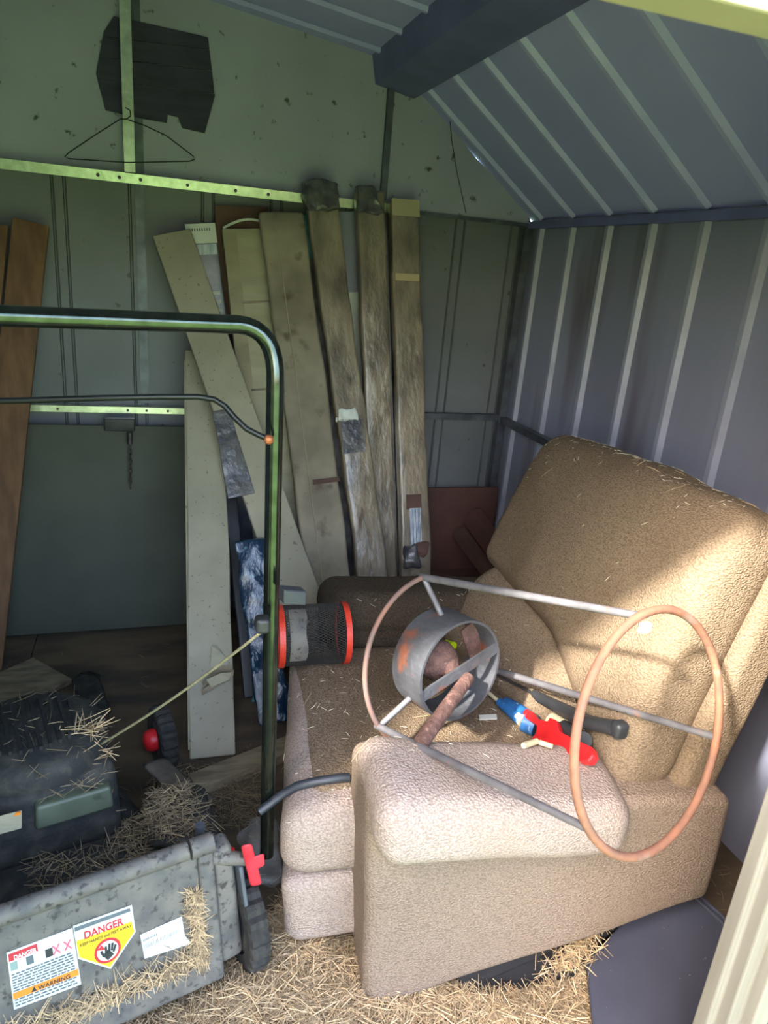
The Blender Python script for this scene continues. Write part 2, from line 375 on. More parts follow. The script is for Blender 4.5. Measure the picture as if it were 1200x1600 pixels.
tag(MB().box((XR-.05,.62,.875),(XR-.018,YB-.02,.905)).build('trim_6', 'dull_steel'), 'dark rail along the side wall behind the recliner', 'rail', kind='structure')
tag(MB().prism([(-.083,2.90,1.75),(-.047,2.90,1.75),(-.047,2.945,1.75),(-.053,2.945,1.75),(-.053,2.906,1.75),(-.077,2.906,1.75),(-.077,2.945,1.75),(-.083,2.945,1.75)], (0,0,.59)).build('trim_7', 'galvanised'), 'upright steel channel post in front of the gable', 'post', kind='structure')
tag(MB().box((-.052,2.9515,.92),(-.018,2.9555,2.33)).build('trim_8', 'dull_steel'), 'flat seam strip beside the gable post', 'strip', kind='structure')
tag(MB().prism([(.868,2.925,1.76),(.892,2.925,1.76),(.892,2.948,1.76),(.868,2.948,1.76)], (0,0,.47)).build('trim_9', 'dull_steel'), 'thin upright strip joining the gable panels', 'strip', kind='structure')
tag(MB().box((.90,2.94,1.722),(XR-.02,2.955,1.736)).build('trim_10', 'dull_steel'), 'thin folded seam under the gable by the corner', 'seam', kind='structure')
tag(MB().box((XR-.055,2.905,.0),(XR-.02,2.945,ZE-.04)).build('trim_11', 'dull_steel'), 'upright corner angle where the back and side walls meet', 'post', kind='structure')
tag(MB().box((XL+.02,2.93,0),(XR-.03,2.955,.03)).build('baseboard_back', 'dull_steel'), 'steel floor channel along the back wall', 'channel', kind='structure')
# front wall with its wide door opening: header, jambs, leaf slid open along the wall
DX0, DX1, DZ = -.95, .835, 1.735
wf = tag(MB().box((DX1+.06,YF-.03,0),(XR,YF,ZE)).build('wall_front', 'side_paint'), 'front wall of the shed beside the door opening', 'wall', kind='structure')
MB().box((XL,YF-.03,0),(DX0-.06,YF,ZE)).build('panel', 'side_paint', wf)
MB().prism([(XL,YF-.03,ZE+.03),(XR,YF-.03,ZE+.03),(KX,YF-.03,KZ),(RX,YF-.03,RZ),(KXL,YF-.03,KZ)], (0,.02,0)).build('gable_panel', 'gable_paint', wf)
hd = tag(MB().prism([(DX0-.1,.625,DZ),(DX0-.1,.57,DZ),(DX0-.1,.57,DZ+.024),(DX0-.1,.555,DZ+.024),(DX0-.1,.555,DZ+.10),(DX0-.1,.625,DZ+.10)], (XR-DX0+.1,0,0)).build('trim_12', 'frame_cream', bevel=.004), 'cream painted door header over the opening', 'door header', kind='structure')
jb = tag(MB().prism([(DX1,.625,-.1),(DX1,.60,-.1),(DX1+.01,.598,-.1),(DX1+.01,.575,-.1),(DX1+.028,.572,-.1),(DX1+.028,.55,-.1),(DX1+.12,.55,-.1),(DX1+.12,.625,-.1)], (0,0,DZ+.1)).build('trim_13', 'jamb_paint', bevel=.003), 'cream painted door jamb streaked with rust', 'door jamb', kind='structure')
tag(MB().prism([(DX0,.625,-.1),(DX0,.55,-.1),(DX0-.1,.55,-.1),(DX0-.1,.625,-.1)], (0,0,DZ+.1)).build('trim_14', 'frame_cream'), 'cream painted far door jamb, out of the picture', 'door jamb', kind='structure')
dl = tag(MB().box((DX0-.75,.462,-.05),(DX0-.02,.492,DZ)).build('door_1', 'frame_cream'), 'sliding metal shed door slid open along the front wall', 'door', kind='structure')

# ------------------------------------------------------------------ recliner
CH = thing('recliner', 'worn brown tweed recliner armchair facing sideways along the corrugated wall', 'armchair', (.85, 1.5, 0))
CO = Vec((.40, 1.04, 0)); EX = Vec((.996, -.087, 0)); EY = Vec((.087, .996, 0))
def C(u, v, z): return CO+EX*u+EY*v+Vec((0,0,z))
def cbox(u0, u1, v0, v1, z0, z1): return [C(u,v,z) for z in (z0,z1) for v in (v0,v1) for u in (u0,u1)]
soft(cbox(.02,.80,.20,.98,.07,.30), .02, amp=.002).build('base', 'tweed_shaded', CH)
for u in (.1, .75):
    for v in (.28, .9): MB().tube([C(u,v,0), C(u,v,.08)], [.02,.024], 12).build('foot', 'black_plastic', CH)
# near arm: outer panel and folded pad
soft([C(0,-.03,-.012),C(.80,-.03,.20),C(.0,.19,.03),C(.80,.19,.20), C(-.03,-.015,.545),C(.80,-.02,.47),C(-.03,.19,.545),C(.80,.19,.47)], .028, (14,4,8), .006, seed=1).build('arm', 'tweed_half_lit', CH)
soft([C(-.025,-.105,.450),C(.53,-.072,.380),C(-.02,.21,.48),C(.56,.215,.40), C(-.02,-.085,.592),C(.53,-.055,.51),C(-.02,.16,.588),C(.56,.17,.51)], .054, (14,6,4), .008, seed=2, arc=5).build('arm_pad', 'tweed_lit', CH)
# far arm
soft([C(.03,.80,.06),C(.80,.80,.06),C(.03,1.0,.06),C(.80,1.0,.06), C(.0,.79,.50),C(.80,.80,.50),C(.0,1.0,.50),C(.80,1.0,.50)], .04, (12,4,8), .006, seed=3).build('arm', 'tweed_shaded', CH)
soft([C(-.01,.775,.44),C(.62,.785,.43),C(-.01,1.03,.44),C(.62,1.03,.43), C(-.0,.80,.575),C(.62,.80,.565),C(.0,1.0,.575),C(.62,1.0,.565)], .06, (12,5,4), .006, seed=4, arc=5).build('arm_pad', 'tweed_shaded', CH)
# seat and leg rest
soft([C(-.12,.15,.27),C(.62,.19,.27),C(-.09,.80,.27),C(.62,.80,.27), C(-.12,.15,.425),C(.62,.19,.415),C(-.09,.80,.425),C(.62,.80,.415)], .045, (12,12,4), .008, puff=.10, seed=5).build('seat_cushion', 'tweed', CH)
soft([C(-.18,.10,.235),C(.05,.10,.24),C(-.09,.86,.235),C(.05,.86,.24), C(-.18,.10,.415),C(.05,.10,.42),C(-.09,.86,.41),C(.05,.86,.42)], .06, (5,12,5), .006, seed=6, arc=5).build('front_roll', 'tweed_lit', CH)
soft([C(-.16,.11,.05),C(.04,.11,.05),C(-.07,.85,.05),C(.04,.85,.05), C(-.175,.105,.24),C(.04,.11,.24),C(-.085,.85,.24),C(.04,.85,.24)], .035, (4,12,5), .005, seed=7).build('leg_rest', 'tweed_lit', CH)
# back: shell, lumbar cushion, head cushion
soft([(1.05,1.0,.36),(1.17,1.0,.37),(1.13,1.97,.34),(1.27,1.97,.36), (1.20,1.0,1.03),(1.325,1.0,1.02),(1.30,1.97,1.0),(1.42,1.97,1.0)], .03, (4,12,10), .006, seed=8).build('back_shell', 'tweed', CH)
soft([(.92,1.12,.385),(1.10,1.10,.40),(.79,1.84,.39),(1.12,1.90,.40), (1.00,1.12,.60),(1.16,1.10,.62),(.975,1.90,.66),(1.25,1.91,.66)], .085, (6,14,8), .010, seed=9, arc=6).build('lumbar_cushion', 'tweed', CH)
def curve(tab, t):
    for (t0, p0), (t1, p1) in zip(tab, tab[1:]):
        if t <= t1 or (t1, p1) == tab[-1]:
            k = max(0, min(1, (t-t0)/(t1-t0))); k = k*k*(3-2*k)*.5+k*.5; return Vec(p0).lerp(Vec(p1), k)
FB = [(-1,(.915,1.03,.42)),(-.7,(.93,1.17,.475)),(-.4,(.955,1.31,.565)),(-.1,(.975,1.46,.62)),(.4,(.985,1.69,.632)),(1,(.985,1.935,.625))]
BB = [(-1,(1.085,1.03,.42)),(-.4,(1.12,1.31,.5)),(1,(1.25,1.935,.58))]
FT = [(-1,(1.095,1.03,1.115)),(0,(1.12,1.48,1.10)),(.5,(1.15,1.70,1.09)),(1,(1.185,1.94,1.075))]
BT = [(-1,(1.265,1.03,1.09)),(0,(1.30,1.48,1.085)),(.5,(1.32,1.70,1.07)),(1,(1.35,1.93,1.04))]
def headfn(w):
    x, y, z = (w.x/.1+1)/2, w.y/.45, (w.z/.25+1)/2
    bo = curve(FB, y).lerp(curve(BB, y), x); to = curve(FT, y).lerp(curve(BT, y), x)
    p = bo.lerp(to, z); p += Vec((-.025*math.sin(math.pi*max(0,min(1,z)))*(1-x), 0, 0))
    return p+mnoise.noise_vector(p*6+Vec((10,17,0)))*.010
hc = MB().rbox((.1,.45,.25), .075, headfn, (5,20,10), 7).build('head_cushion', 'tweed', CH)
bpy.context.view_layer.update()
from mathutils.bvhtree import BVHTree
tv = []; tf = []
for c in CH.children:
    n = len(tv); tv += [c.matrix_world @ v.co for v in c.data.vertices]; tf += [tuple(i+n for i in p.vertices) for p in c.data.polygons]
bvh = BVHTree.FromPolygons(tv, tf)
def onchair(x, y, lift=.0):
    """where the sight line meets the recliner, lifted off its surface"""
    h = bvh.ray_cast(CAM, ray(x, y).normalized()); return h[0]+h[1]*lift

# ------------------------------------------------------------------ rusty ring frame with drum
SC = .948
def rs(p): return CAM+(Vec(p)-CAM)*1.0
CR, CL = CAM+(Vec((.860,.884,.748))-CAM)*SC, CAM+(Vec((.670,1.439,.580))-CAM)*SC
RR = .225*SC; AX = (CL-CR).normalized()
ra = AX.cross(Vec((0,0,1))).normalized(); rb = AX.cross(ra)
def rp(Cn, deg, R=RR): a = math.radians(deg); return Cn+(ra*math.cos(a)+rb*math.sin(a))*R
RF = thing('ring_frame', 'rusty steel frame of two hoops joined by rods, lying on the recliner', 'metal frame', (CL.x, CL.y, .42))
MB().tube([rp(CR, i*5) for i in range(72)], .0078, 10, True).build('hoop', 'rust', RF)
MB().tube([rp(CL, 140+i*5) for i in range(26)], .0062, 10).build('hoop', 'hoop_rust', RF)
for d0, d1, m_ in ((263, 263, 'rod_grey'), (151, 151, 'rod_grey'), (21, 21, 'rod_grey')):
    a, b = rp(CL, d0), rp(CR, d1); mid = a.lerp(b, .55)
    MB().tube([a-(b-a)*.015, a.lerp(b,.3), mid, b], [.0085,.0085,.008,.007], 10).build('rod', m_, RF)
# drum near the far hoop
DC = CL+AX*-.03+(rb*0)+Vec((-.006,-.012,.012)); DR = .120; DAX = (AX*1.0+Vec((-.06,.25,.12))).normalized(); dh = .052
prof = [(-dh,DR),(dh,DR),(dh,DR-.006),(-dh,DR-.006),(-dh,DR)]
MB().lathe(prof, DC, DAX, 48, False).build('drum', 'rust_grey', RF)
dx = DAX.cross(Vec((0,0,1))).normalized(); dy = dx.cross(DAX).normalized()
def dp(a, b, h): return DC+dx*a+dy*b+DAX*h
sg = 1 if dx.dot(_r) > 0 else -1; dx *= sg
# flat cross bar on the open side, hub bulb and neck, tube to the hoop, short struts
MB().bar(dp(-DR*.97,-.035,-dh+.004), dp(DR*.97,.030,-dh+.004), .026, .006, DAX).build('cross_bar', 'rust_grey', RF)
hubp = [(-.055,.0),(-.05,.016),(-.03,.017),(-.015,.02),(.0,.034),(.02,.046),(.04,.05),(.058,.046),(.072,.03),(.078,0)]
HA = (DAX+dx*-.42+dy*.5).normalized()
MB().lathe(hubp, dp(.0,-.012,-.012), HA, 28).build('hub', 'red_rust', RF)
leg_end = rp(CL, 120)
MB().tube([dp(.02,-.02,-.055), rp(CL,151).lerp(rp(CR,151),.26)+Vec((0,0,.012))], [.015,.017], 14).build('leg_tube', 'red_rust', RF)
for dg in (263, 151, 21):
    q = rp(CL, dg); v = (q-DC); v -= DAX*v.dot(DAX); MB().tube([DC+v.normalized()*DR*.98+DAX*.01, q], .007, 8).build('strut', 'rod_grey', RF)
MB().bar(dp(DR*.6,.075,dh*.2), dp(DR*.93,-.02,dh*.2), .05, .006, DAX).build('inner_plate', 'red_rust', RF)
MB().rbox((.012,.006,.010), .005, lambda q: q+rp(CR,262)+Vec((.012,-.006,-.018)), (2,2,2)).build('web_tuft', 'white_paper', RF)

# ------------------------------------------------------------------ mesh basket with red rims
a, b = Vec((.318,1.738,.517)), Vec((.500,1.728,.519)); ax = (b-a).normalized(); BR = .088; L_ = (b-a).length
BK = thing('mesh_basket', 'black wire mesh cylinder with red rims lying on the recliner seat', 'basket', ((a.x+b.x)/2, a.y, .43))
m = MB(); nseg = 72; o1 = ax.orthogonal().normalized(); o2 = ax.cross(o1)
def cy(t, h): return a+ax*h+(o1*math.cos(t)+o2*math.sin(t))*BR*.955
for i in range(nseg):
    for sgn in (1, -1):
        pts = [cy(2*math.pi*i/nseg+sgn*q/8*1.1, L_*q/8) for q in range(9)]
        m.tube(pts, .0011, 3, caps=False, smooth=False)
m.build('mesh', 'mesh_wire', BK)
for c0 in (a, b): MB().lathe([(-.008,BR*.93),(-.008,BR),(.008,BR),(.008,BR*.93),(-.008,BR*.93)], c0, ax, 48, False).build('rim', 'red_rim', BK, label='red plastic rim')
MB().lathe([(0,.0),(0,BR*.95),(.004,BR*.95),(.004,0)], b-ax*.005, ax, 36, False).build('bottom_plate', 'mesh_wire', BK)
th0 = 0
m = MB(); N1 = 10
front = (CAM-a).normalized(); t0 = math.atan2(front.dot(o2), front.dot(o1))
vs = []; fs = []
for i in range(N1+1):
    t = t0-.95+1.9*i/N1; d_ = (o1*math.cos(t)+o2*math.sin(t))*BR*.975
    vs += [a+ax*.02+d_, a+ax*(.066+.003*math.sin(i))+d_]
for i in range(N1): fs.append((2*i,2*i+1,2*i+3,2*i+2))
m.add(vs, fs, True).build('paper_label', 'grey_plastic', BK, label='grey paper sleeve')

# ------------------------------------------------------------------ tools lying on the seat
tz = .455
T1 = thing('spray_gun', 'red plastic trigger gun on a blue speckled body, lying on the seat', 'garden tool', onchair(850,1140))
def pz(x, y, z): return at(x, y, Z=z)
ps = [(822,1106),(832,1112),(838,1122),(855,1126),(858,1120),(868,1124),(873,1142),(924,1166),(927,1178),(918,1189),(905,1188),(862,1166),(840,1168),(824,1160),(836,1146),(838,1132),(818,1120),(816,1112)]
qa, qb = onchair(822,1112,.044), onchair(915,1180,.058)
tn = (qb-qa).cross(Vec((-.3,-1,.0))).normalized(); tn = tn if tn.z > 0 else -tn
tn = (tn+Vec((-.15,-.35,.3))).normalized(); tn = (tn-(qb-qa).normalized()*tn.dot((qb-qa).normalized())).normalized()
base = [on_plane(x, y, qa, tn) for x, y in ps]
MB().prism(base, -tn*.022).build('trigger_body', 'red_plastic', T1, bevel=.004)
def tc(x, y, l=.018): return onchair(x, y, l)
MB().tube([tc(800,1096), tc(815,1106), tc(830,1118)], [.0165,.0175,.0165], 14).build('barrel', 'blue_paint', T1)
MB().tube([tc(779,1104,.014), tc(800,1122,.016), tc(812,1134,.016)], [.012,.016,.015], 14).build('nozzle', 'blue_paint', T1)
MB().tube([tc(809,1130), tc(817,1138)], .0165, 14).build('collar', 'cream_plastic', T1)
MB().tube([tc(816,1140,.026), tc(834,1148,.026)], [.027,.026], 18).build('dial', 'blue_paint', T1)
MB().tube([tc(752,1078,.010), tc(782,1106,.012)], .0055, 10).build('rod', 'cream_plastic', T1)
MB().tube([tc(816,1171,.010), tc(838,1165,.010)], .007, 8).build('clip', 'cream_plastic', T1)
MB().tube([tc(842,1166,.009), tc(862,1172,.009)], .006, 8).build('clip', 'cream_plastic', T1)
T2 = thing('pistol_sprayer', 'black pistol grip wand with a thin steel rod beside the lower cushion', 'garden tool', tc(880,1110,.0))
MB().tube([tc(768,1050,.006), tc(805,1068,.006), tc(842,1087,.010)], .0042, 8).build('rod', 'dark_metal', T2)
MB().tube([tc(838,1084,.012), tc(850,1092,.016), tc(870,1102,.018), tc(900,1116,.020), tc(930,1129,.020), tc(955,1135,.019), tc(968,1136,.019)], [.009,.014,.015,.017,.017,.016,.018], 14).build('grip', 'charcoal', T2)
cgb = tc(974,1138,.016)
MB().rbox((.017,.015,.020), .011, lambda q: cgb+q, (3,3,3)).build('butt', 'charcoal', T2)
T3 = thing('hose_connector', 'stubby charcoal hose coupling with a cream collar beside the red trigger gun', 'hose fitting', tc(900,1150,.0))
MB().tube([tc(870,1128,.021), tc(888,1139,.021)], [.020,.022], 18).build('collar', 'cream_plastic', T3)
MB().tube([tc(886,1138,.022), tc(906,1149,.026), tc(930,1157,.028)], [.021,.023,.020], 18).build('body', 'charcoal', T3)
LT = MB().tube([onchair(702,1003,.012), onchair(714,1009,.012)], [.010,.012], 12)
tag(LT.build('lure_cap', 'lime'), 'small lime green cap on the seat behind the drum', 'cap')
PP = MB().hexa([onchair(x,y,l) for l in (.003,.008) for x,y in ((748,1121),(775,1120),(776,1126),(749,1127))])
tag(PP.build('paper_scrap', 'white_paper'), 'small white paper scrap on the seat', 'scrap')
HS = MB().tube([onchair(446,1256,.03)+Vec((-.03,0,-.03)), onchair(448,1246,.013), onchair(468,1234,.012), onchair(495,1227,.012), onchair(528,1222,.012), onchair(545,1221,.012)], .0098, 12)
tag(HS.build('black_hose', 'hose'), 'short black rubber hose curving over the front of the recliner', 'hose')

# ------------------------------------------------------------------ long cartons and packs leaning on the back wall
def lean(T, B, w0, w1, th, amp=.003, r=.006, seed=0, n=30, fq=7, tilt=0):
    """T, B: centre of the front face at top and bottom; returns builder and a frame function (s along 0..1, a across -1..1, out)"""
    T, B = Vec(T), Vec(B); d = (T-B); Ln = d.length; d.normalize()
    x = Vec((1, tilt, 0)); x = (x-d*x.dot(d)).normalized(); nrm = x.cross(d).normalized()
    if nrm.y > 0: nrm = -nrm
    def fr(s, a, out): return B.lerp(T, s)+x*(a*(w0+(w1-w0)*s)/2)+nrm*out
    def fn(q):
        s = (q.z+Ln/2)/Ln; p = fr(s, q.x/(w1/2), q.y-th/2)
        p = p+nrm*mnoise.noise(p*fq+Vec((seed,0,seed)))*amp*2+x*mnoise.noise(p*fq*.7+Vec((0,seed,9)))*amp
        return p
    m = MB().rbox((w1/2, th/2, Ln/2), r, fn, (6, 3, n), 2)
    return m, fr
def strip(fr, s0, s1, a0, a1, out, n=6):
    m = MB(); vs = []; fs = []
    for i in range(n+1):
        s = s0+(s1-s0)*i/n; vs += [fr(s, a0, out), fr(s, a1, out), fr(s, a0, out-.004), fr(s, a1, out-.004)]
    for i in range(n):
        b = 4*i; fs += [(b,b+1,b+5,b+4),(b+2,b+6,b+7,b+3),(b,b+4,b+6,b+2),(b+1,b+3,b+7,b+5)]
    fs += [(0,2,3,1), (4*n,4*n+1,4*n+3,4*n+2)]
    return m.add(vs, fs)
LABW = 'long cartons leaning on the back wall'
def carton(name, label, T, B, w0, w1, th, m_, cat='carton', amp=.003, seed=0, r=.006, tilt=0, fq=7):
    T, B = Vec(T), Vec(B)
    root = thing(name, label, cat, (B.x, B.y, B.z), None)
    mb, fr = lean(T, B, w0, w1, th, amp, r, seed, fq=fq, tilt=tilt)
    mb.build('body', m_, root)
    return root, fr
def foot_of(T, x2, y2, YB, z=.02):
    """floor point at depth YB so that the piece leaning from T passes the sight line x2, y2"""
    N = (Vec(T)-CAM).cross(ray(x2, y2)); return Vec((CAM.x-(N.y*(YB-CAM.y)+N.z*(z-CAM.z))/N.x, YB, z))
# thin slate pack with white header (rear)
R_, fr = carton('printed_pack', 'slim dark printed pack with a white header behind the slanting carton', at(312,348,Y=2.86), Vec((.38,2.74,.05)), .11, .11, .02, 'slate_pack', 'pack', .002, 21)
strip(fr, .955, .998, -.98, .98, .003).build('header', 'white_paper', R_, label='white header with small print')
strip(fr, .93, .953, -.9, .9, .003).build('band', 'silver_foam', R_)
for i in range(9): strip(fr, .982, .988, -.75+i*.16, -.67+i*.16, .0045, 1).build('print', 'ink_grey', R_)
for i, s_ in enumerate((.84, .82, .80)): strip(fr, s_, s_+.008, -.1, .75, .003, 1).build('print', 'white_paper', R_)
# brown backing board behind the wide carton
m, fr = lean(at(378,322,Y=2.90), Vec((.44,2.86,.015)), .20, .20, .012, .001, .003, 22)
tag(m.build('backing_board', 'crate_brown'), 'thin brown board behind the wide ribbed carton', 'board')
# wide corrugated carton
R_, fr = carton('wide_carton', 'wide pale corrugated carton with a rounded torn top', at(390,356,Y=2.855), Vec((.53,2.40,.02)), .27, .20, .035, 'card_pale', amp=.004, seed=23)
vs = [fr(1.0+.018*math.cos(t*1.57), t*.97, .002) for t in [i/6-1 for i in range(13)]]
MB().tube(vs, .005, 6).build('torn_edge', 'white_paper', R_)
strip(fr, .835, .840, -.6, .98, .004).build('score_line', 'card_dirty', R_)
strip(fr, .64, .645, -.6, .98, .004).build('score_line', 'card_dirty', R_)
strip(fr, .02, .99, -.99, -.52, .003, 12).build('side_flap', 'cardboard', R_)
# thin dark strip filling the gap between two cartons
m, fr = lean(at(476,345,Y=2.875), foot_of(at(476,345,Y=2.875),553,890,2.44), .055, .055, .02, .003, .004, 24)
tag(m.build('dark_gap_strip', 'wrap_end'), 'narrow dark strip filling the gap between two dirty cartons', 'batten')
m, fr = lean(at(478,336,Y=2.862), at(481,404,Y=2.815), .06, .06, .006, .002, .002, 25)
tag(m.build('teal_tag', 'teal_label'), 'small teal plastic label at the top between two cartons', 'label')
# slanting grey brown carton
R_, fr = carton('slanting_carton', 'plain dirty carton slanting steeply to the left across the others', at(268,362,Y=2.80), Vec((.60,2.115,.026)), .16, .135, .03, 'card_speckle', amp=.002, seed=26)
strip(fr, .3, .99, .93, 1.0, -.005, 10).build('edge', 'dark_wood', R_)
# big dirty carton
R_, fr = carton('dirty_carton', 'broad dirty carton with a crushed top beside the narrow wrapped ones', at(440,330,Y=2.81), foot_of(at(440,330,Y=2.81),513,885,2.20), .175, .165, .04, 'card_dirty', amp=.006, seed=27, r=.012)
strip(fr, .02, .97, -.36, -.33, .006, 16).build('fold', 'cardboard', R_)
strip(fr, .43, .44, -.2, .98, .006).build('score_line', 'crate_brown', R_)
# wrapped carton with torn tape
R_, fr = carton('wrapped_carton', 'film wrapped carton leaning left, torn open midway with shredded tape', at(501,290,Y=2.82), foot_of(at(501,290,Y=2.82),583,890,2.20), .118, .115, .05, 'wrap_dirty', amp=.008, seed=28, r=.012, fq=9)
soft([fr(.955,-1.05,-.055),fr(.955,1.05,-.055),fr(.955,-1.05,.012),fr(.955,1.05,.012),fr(1.01,-1.1,-.055),fr(1.01,1.1,-.055),fr(1.01,-1.1,.012),fr(1.01,1.1,.012)], .01, (8,4,5), .012, fq=30, seed=3).build('film_end', 'wrap_end', R_, label='crumpled dark film end')
soft([fr(.535,-.95,-.02),fr(.535,.35,-.02),fr(.535,-.95,.014),fr(.535,.35,.014),fr(.558,-.9,-.02),fr(.558,.3,-.02),fr(.558,-.9,.014),fr(.558,.3,.014)], .006, (10,3,4), .014, fq=45, seed=5).build('torn_tape', 'white_paper', R_, label='shredded white tape')
strip(fr, .47, .535, -.9, .6, .006, 4).build('dark_stain_patch', 'wrap_end', R_)
for a_ in (-.2, .35, .7): strip(fr, .02, .34, a_, a_+.05, .012, 8).build('film_crease', 'clear_film', R_)
# pale packing sheet between
m, fr = lean(at(553,456,Y=2.880), at(556,640,Y=2.868), .085, .085, .01, .001, .002, 29)
tag(m.build('white_card', 'white_paper'), 'small white card tucked between two wrapped cartons', 'card')
m, fr = lean(at(540,330,Y=2.90), Vec((.90,2.86,.015)), .10, .08, .015, .001, .003, 30)
tag(m.build('blue_strip', 'side_paint'), 'blue grey metal strip standing behind the wrapped cartons', 'strip')
# two upright cartons
R_, fr = carton('upright_carton', 'narrow upright carton with a crumpled dark top between two wrapped ones', at(580,296,Y=2.82), foot_of(at(580,296,Y=2.82),602,890,2.42), .112, .112, .05, 'wrap_dirty', amp=.006, seed=31, r=.012)
soft([fr(.95,-1.05,-.045),fr(.95,1.0,-.045),fr(.95,-1.05,.010),fr(.95,1.0,.010),fr(1.01,-.9,-.045),fr(1.0,.3,-.045),fr(1.01,-.9,.010),fr(1.0,.3,.010)], .01, (8,4,5), .014, fq=28, seed=8).build('film_end', 'wrap_end', R_, label='crumpled dark film end')
strip(fr, .05, .93, .88, .97, .006, 12).build('dark_edge', 'wrap_end', R_)
R_, fr = carton('torn_carton', 'film wrapped upright carton torn open near the bottom, closest to the corner', at(633,312,Y=2.83), foot_of(at(633,312,Y=2.83),652,890,2.30), .128, .112, .05, 'wrap_dirty', amp=.005, seed=32, r=.010)
strip(fr, .965, 1.0, -1.0, 1.0, .006, 3).build('tape', 'tape', R_)
strip(fr, .83, .845, -.9, .8, .006, 2).build('tape', 'tape', R_)
strip(fr, .262, .345, -.42, .32, .008, 3).build('foam_slab', 'silver_foam', R_, label='silver grey foam showing through the tear')
for a_ in (-.25, -.05, .12, .22): strip(fr, .262, .343, a_, a_+.025, .0095, 2).build('foam_groove', 'dull_steel', R_)
strip(fr, .343, .375, -.62, .4, .007, 2).build('torn_flap', 'crate_brown', R_)
soft([fr(.215,-.98,0),fr(.215,.1,0),fr(.215,-.98,.03),fr(.215,.1,.03),fr(.265,-.95,0),fr(.265,-.1,0),fr(.265,-.95,.03),fr(.265,-.1,.03)], .008, (8,4,6), .014, fq=26, seed=12).build('crumpled_film', 'wrap_end', R_)
soft([fr(.235,-.1,0),fr(.235,.45,0),fr(.235,-.1,.025),fr(.235,.45,.025),fr(.268,.0,0),fr(.268,.85,0),fr(.268,.0,.02),fr(.268,.85,.02)], .006, (8,4,6), .012, fq=30, seed=14).build('torn_flap', 'crate_brown', R_)
# front carton reaching out over the floor
R_, fr = carton('front_carton', 'long pale carton standing on the floor with a torn flap near its foot', at(318,548,Y=2.78), at(333,1183,Z=.014), .142, .134, .03, 'card_speckle', amp=.003, seed=33)
strip(fr, .02, .97, -1.06, -.97, -.004, 14).build('side_edge', 'cardboard', R_)
fp0 = fr(.2,0,.004); fpn = (fr(.5,0,1)-fr(.5,0,0)).normalized()
for k_, (P_, m_) in enumerate(([[(331,1010),(338,1008),(348,1022),(356,1034),(354,1044),(328,1050)], 'card_pale'], [[(316,1066),(330,1050),(350,1040),(364,1042),(360,1052),(338,1058),(318,1074)], 'old_wood'], [[(315,1078),(340,1062),(366,1046),(364,1058),(340,1072),(316,1086)], 'old_wood'], [[(322,1062),(345,1052),(362,1050),(358,1062),(330,1074)], 'cardboard'])):
    MB().prism([on_plane(x, y, fp0+fpn*(.006+.008*k_), fpn)+fpn*.006*mnoise.noise(Vec((x*.3,y*.3,k_))) for x, y in P_], -fpn*.004).build('torn_flap', m_, R_)
# dark slab put in as the shade of the slot, glossy blue pack beside it
m, fr = lean(at(347,640,Y=2.77), at(392,1090,Z=.012), .045, .05, .02, .002, .004, 34)
tag(m.build('slot_shade_strip', 'black_plastic'), 'black strip standing in for the shaded slot beside the long pale carton', 'plank')
R_, fr = carton('blue_pack', 'glossy blue and silver film pack behind the mower handle', at(392,842,Y=2.32), Vec((.37,2.02,.02)), .115, .115, .03, 'blue_pack', 'pack', .01, 35, .012, fq=20)
strip(fr, .02, .28, -1.0, -.1, .016, 5).build('film_end', 'clear_film', R_)
m, fr = lean(at(418,985,Y=2.145), at(401,1098,Z=.008), .03, .012, .006, .004, .002, 36, fq=20)
tag(m.build('blue_wrapper', 'teal_label'), 'twisted pale blue wrapper strip beside the mower handle', 'wrapper')
m, fr = lean(at(345,640,Y=2.535), at(378,775,Y=2.405), .10, .06, .006, .004, .002, 37, fq=14)
tag(m.build('film_scrap', 'wrap_end'), 'loose dark film scrap stuck between the leaning cartons', 'film')
# brown planks at the left
for i, (xt, xb, w_, yb, lab) in enumerate(((48, -19, .114, 2.55, 'warm brown wooden plank leaning on the wall, the wider of the pair'), (-16, -74, .112, 2.55, 'warm brown wooden plank half hidden beside its wider neighbour'))):
    T = at(xt, 346, Y=2.86); B = foot_of(T, xb, 990, yb, .008)
    m, fr = lean(T, B, w_*1.02, w_, .022, .001, .003, 40+i)
    tag(m.build('wood_plank', 'board_brown'), lab, 'plank')

# ------------------------------------------------------------------ sheet against the back wall, clip and chain
m, fr = lean((-.25,2.875,.845), (-.25,2.79,.006), 1.06, 1.06, .012, .002, .003, 50)
tag(m.build('plywood_sheet', 'sheet_ply'), 'grey green plywood sheet standing against the lower back wall', 'sheet')
KC = thing('chain_latch', 'black latch block with a short hanging chain on the plywood sheet', 'latch', at(203,700,Y=2.84))
MB().rbox((.055,.014,.024), .004, lambda q: at(187,663,Y=2.848)+q, (2,2,2)).build('block', 'black_plastic', KC)
MB().tube([at(203,676,Y=2.83), at(203,694,Y=2.828)], .010, 8).build('swivel', 'dark_metal', KC)
for i in range(9):
    c = at(203.5,698+i*7.6,Y=2.836-.0012*i); ring = []
    for j in range(10):
        t = 2*math.pi*j/10; ring.append(c+(Vec((math.cos(t)*.006,0,math.sin(t)*.013)) if i % 2 else Vec((0,math.cos(t)*.006,math.sin(t)*.013))))
    MB().tube(ring, .0022, 5, True).build('link', 'dark_metal', KC)

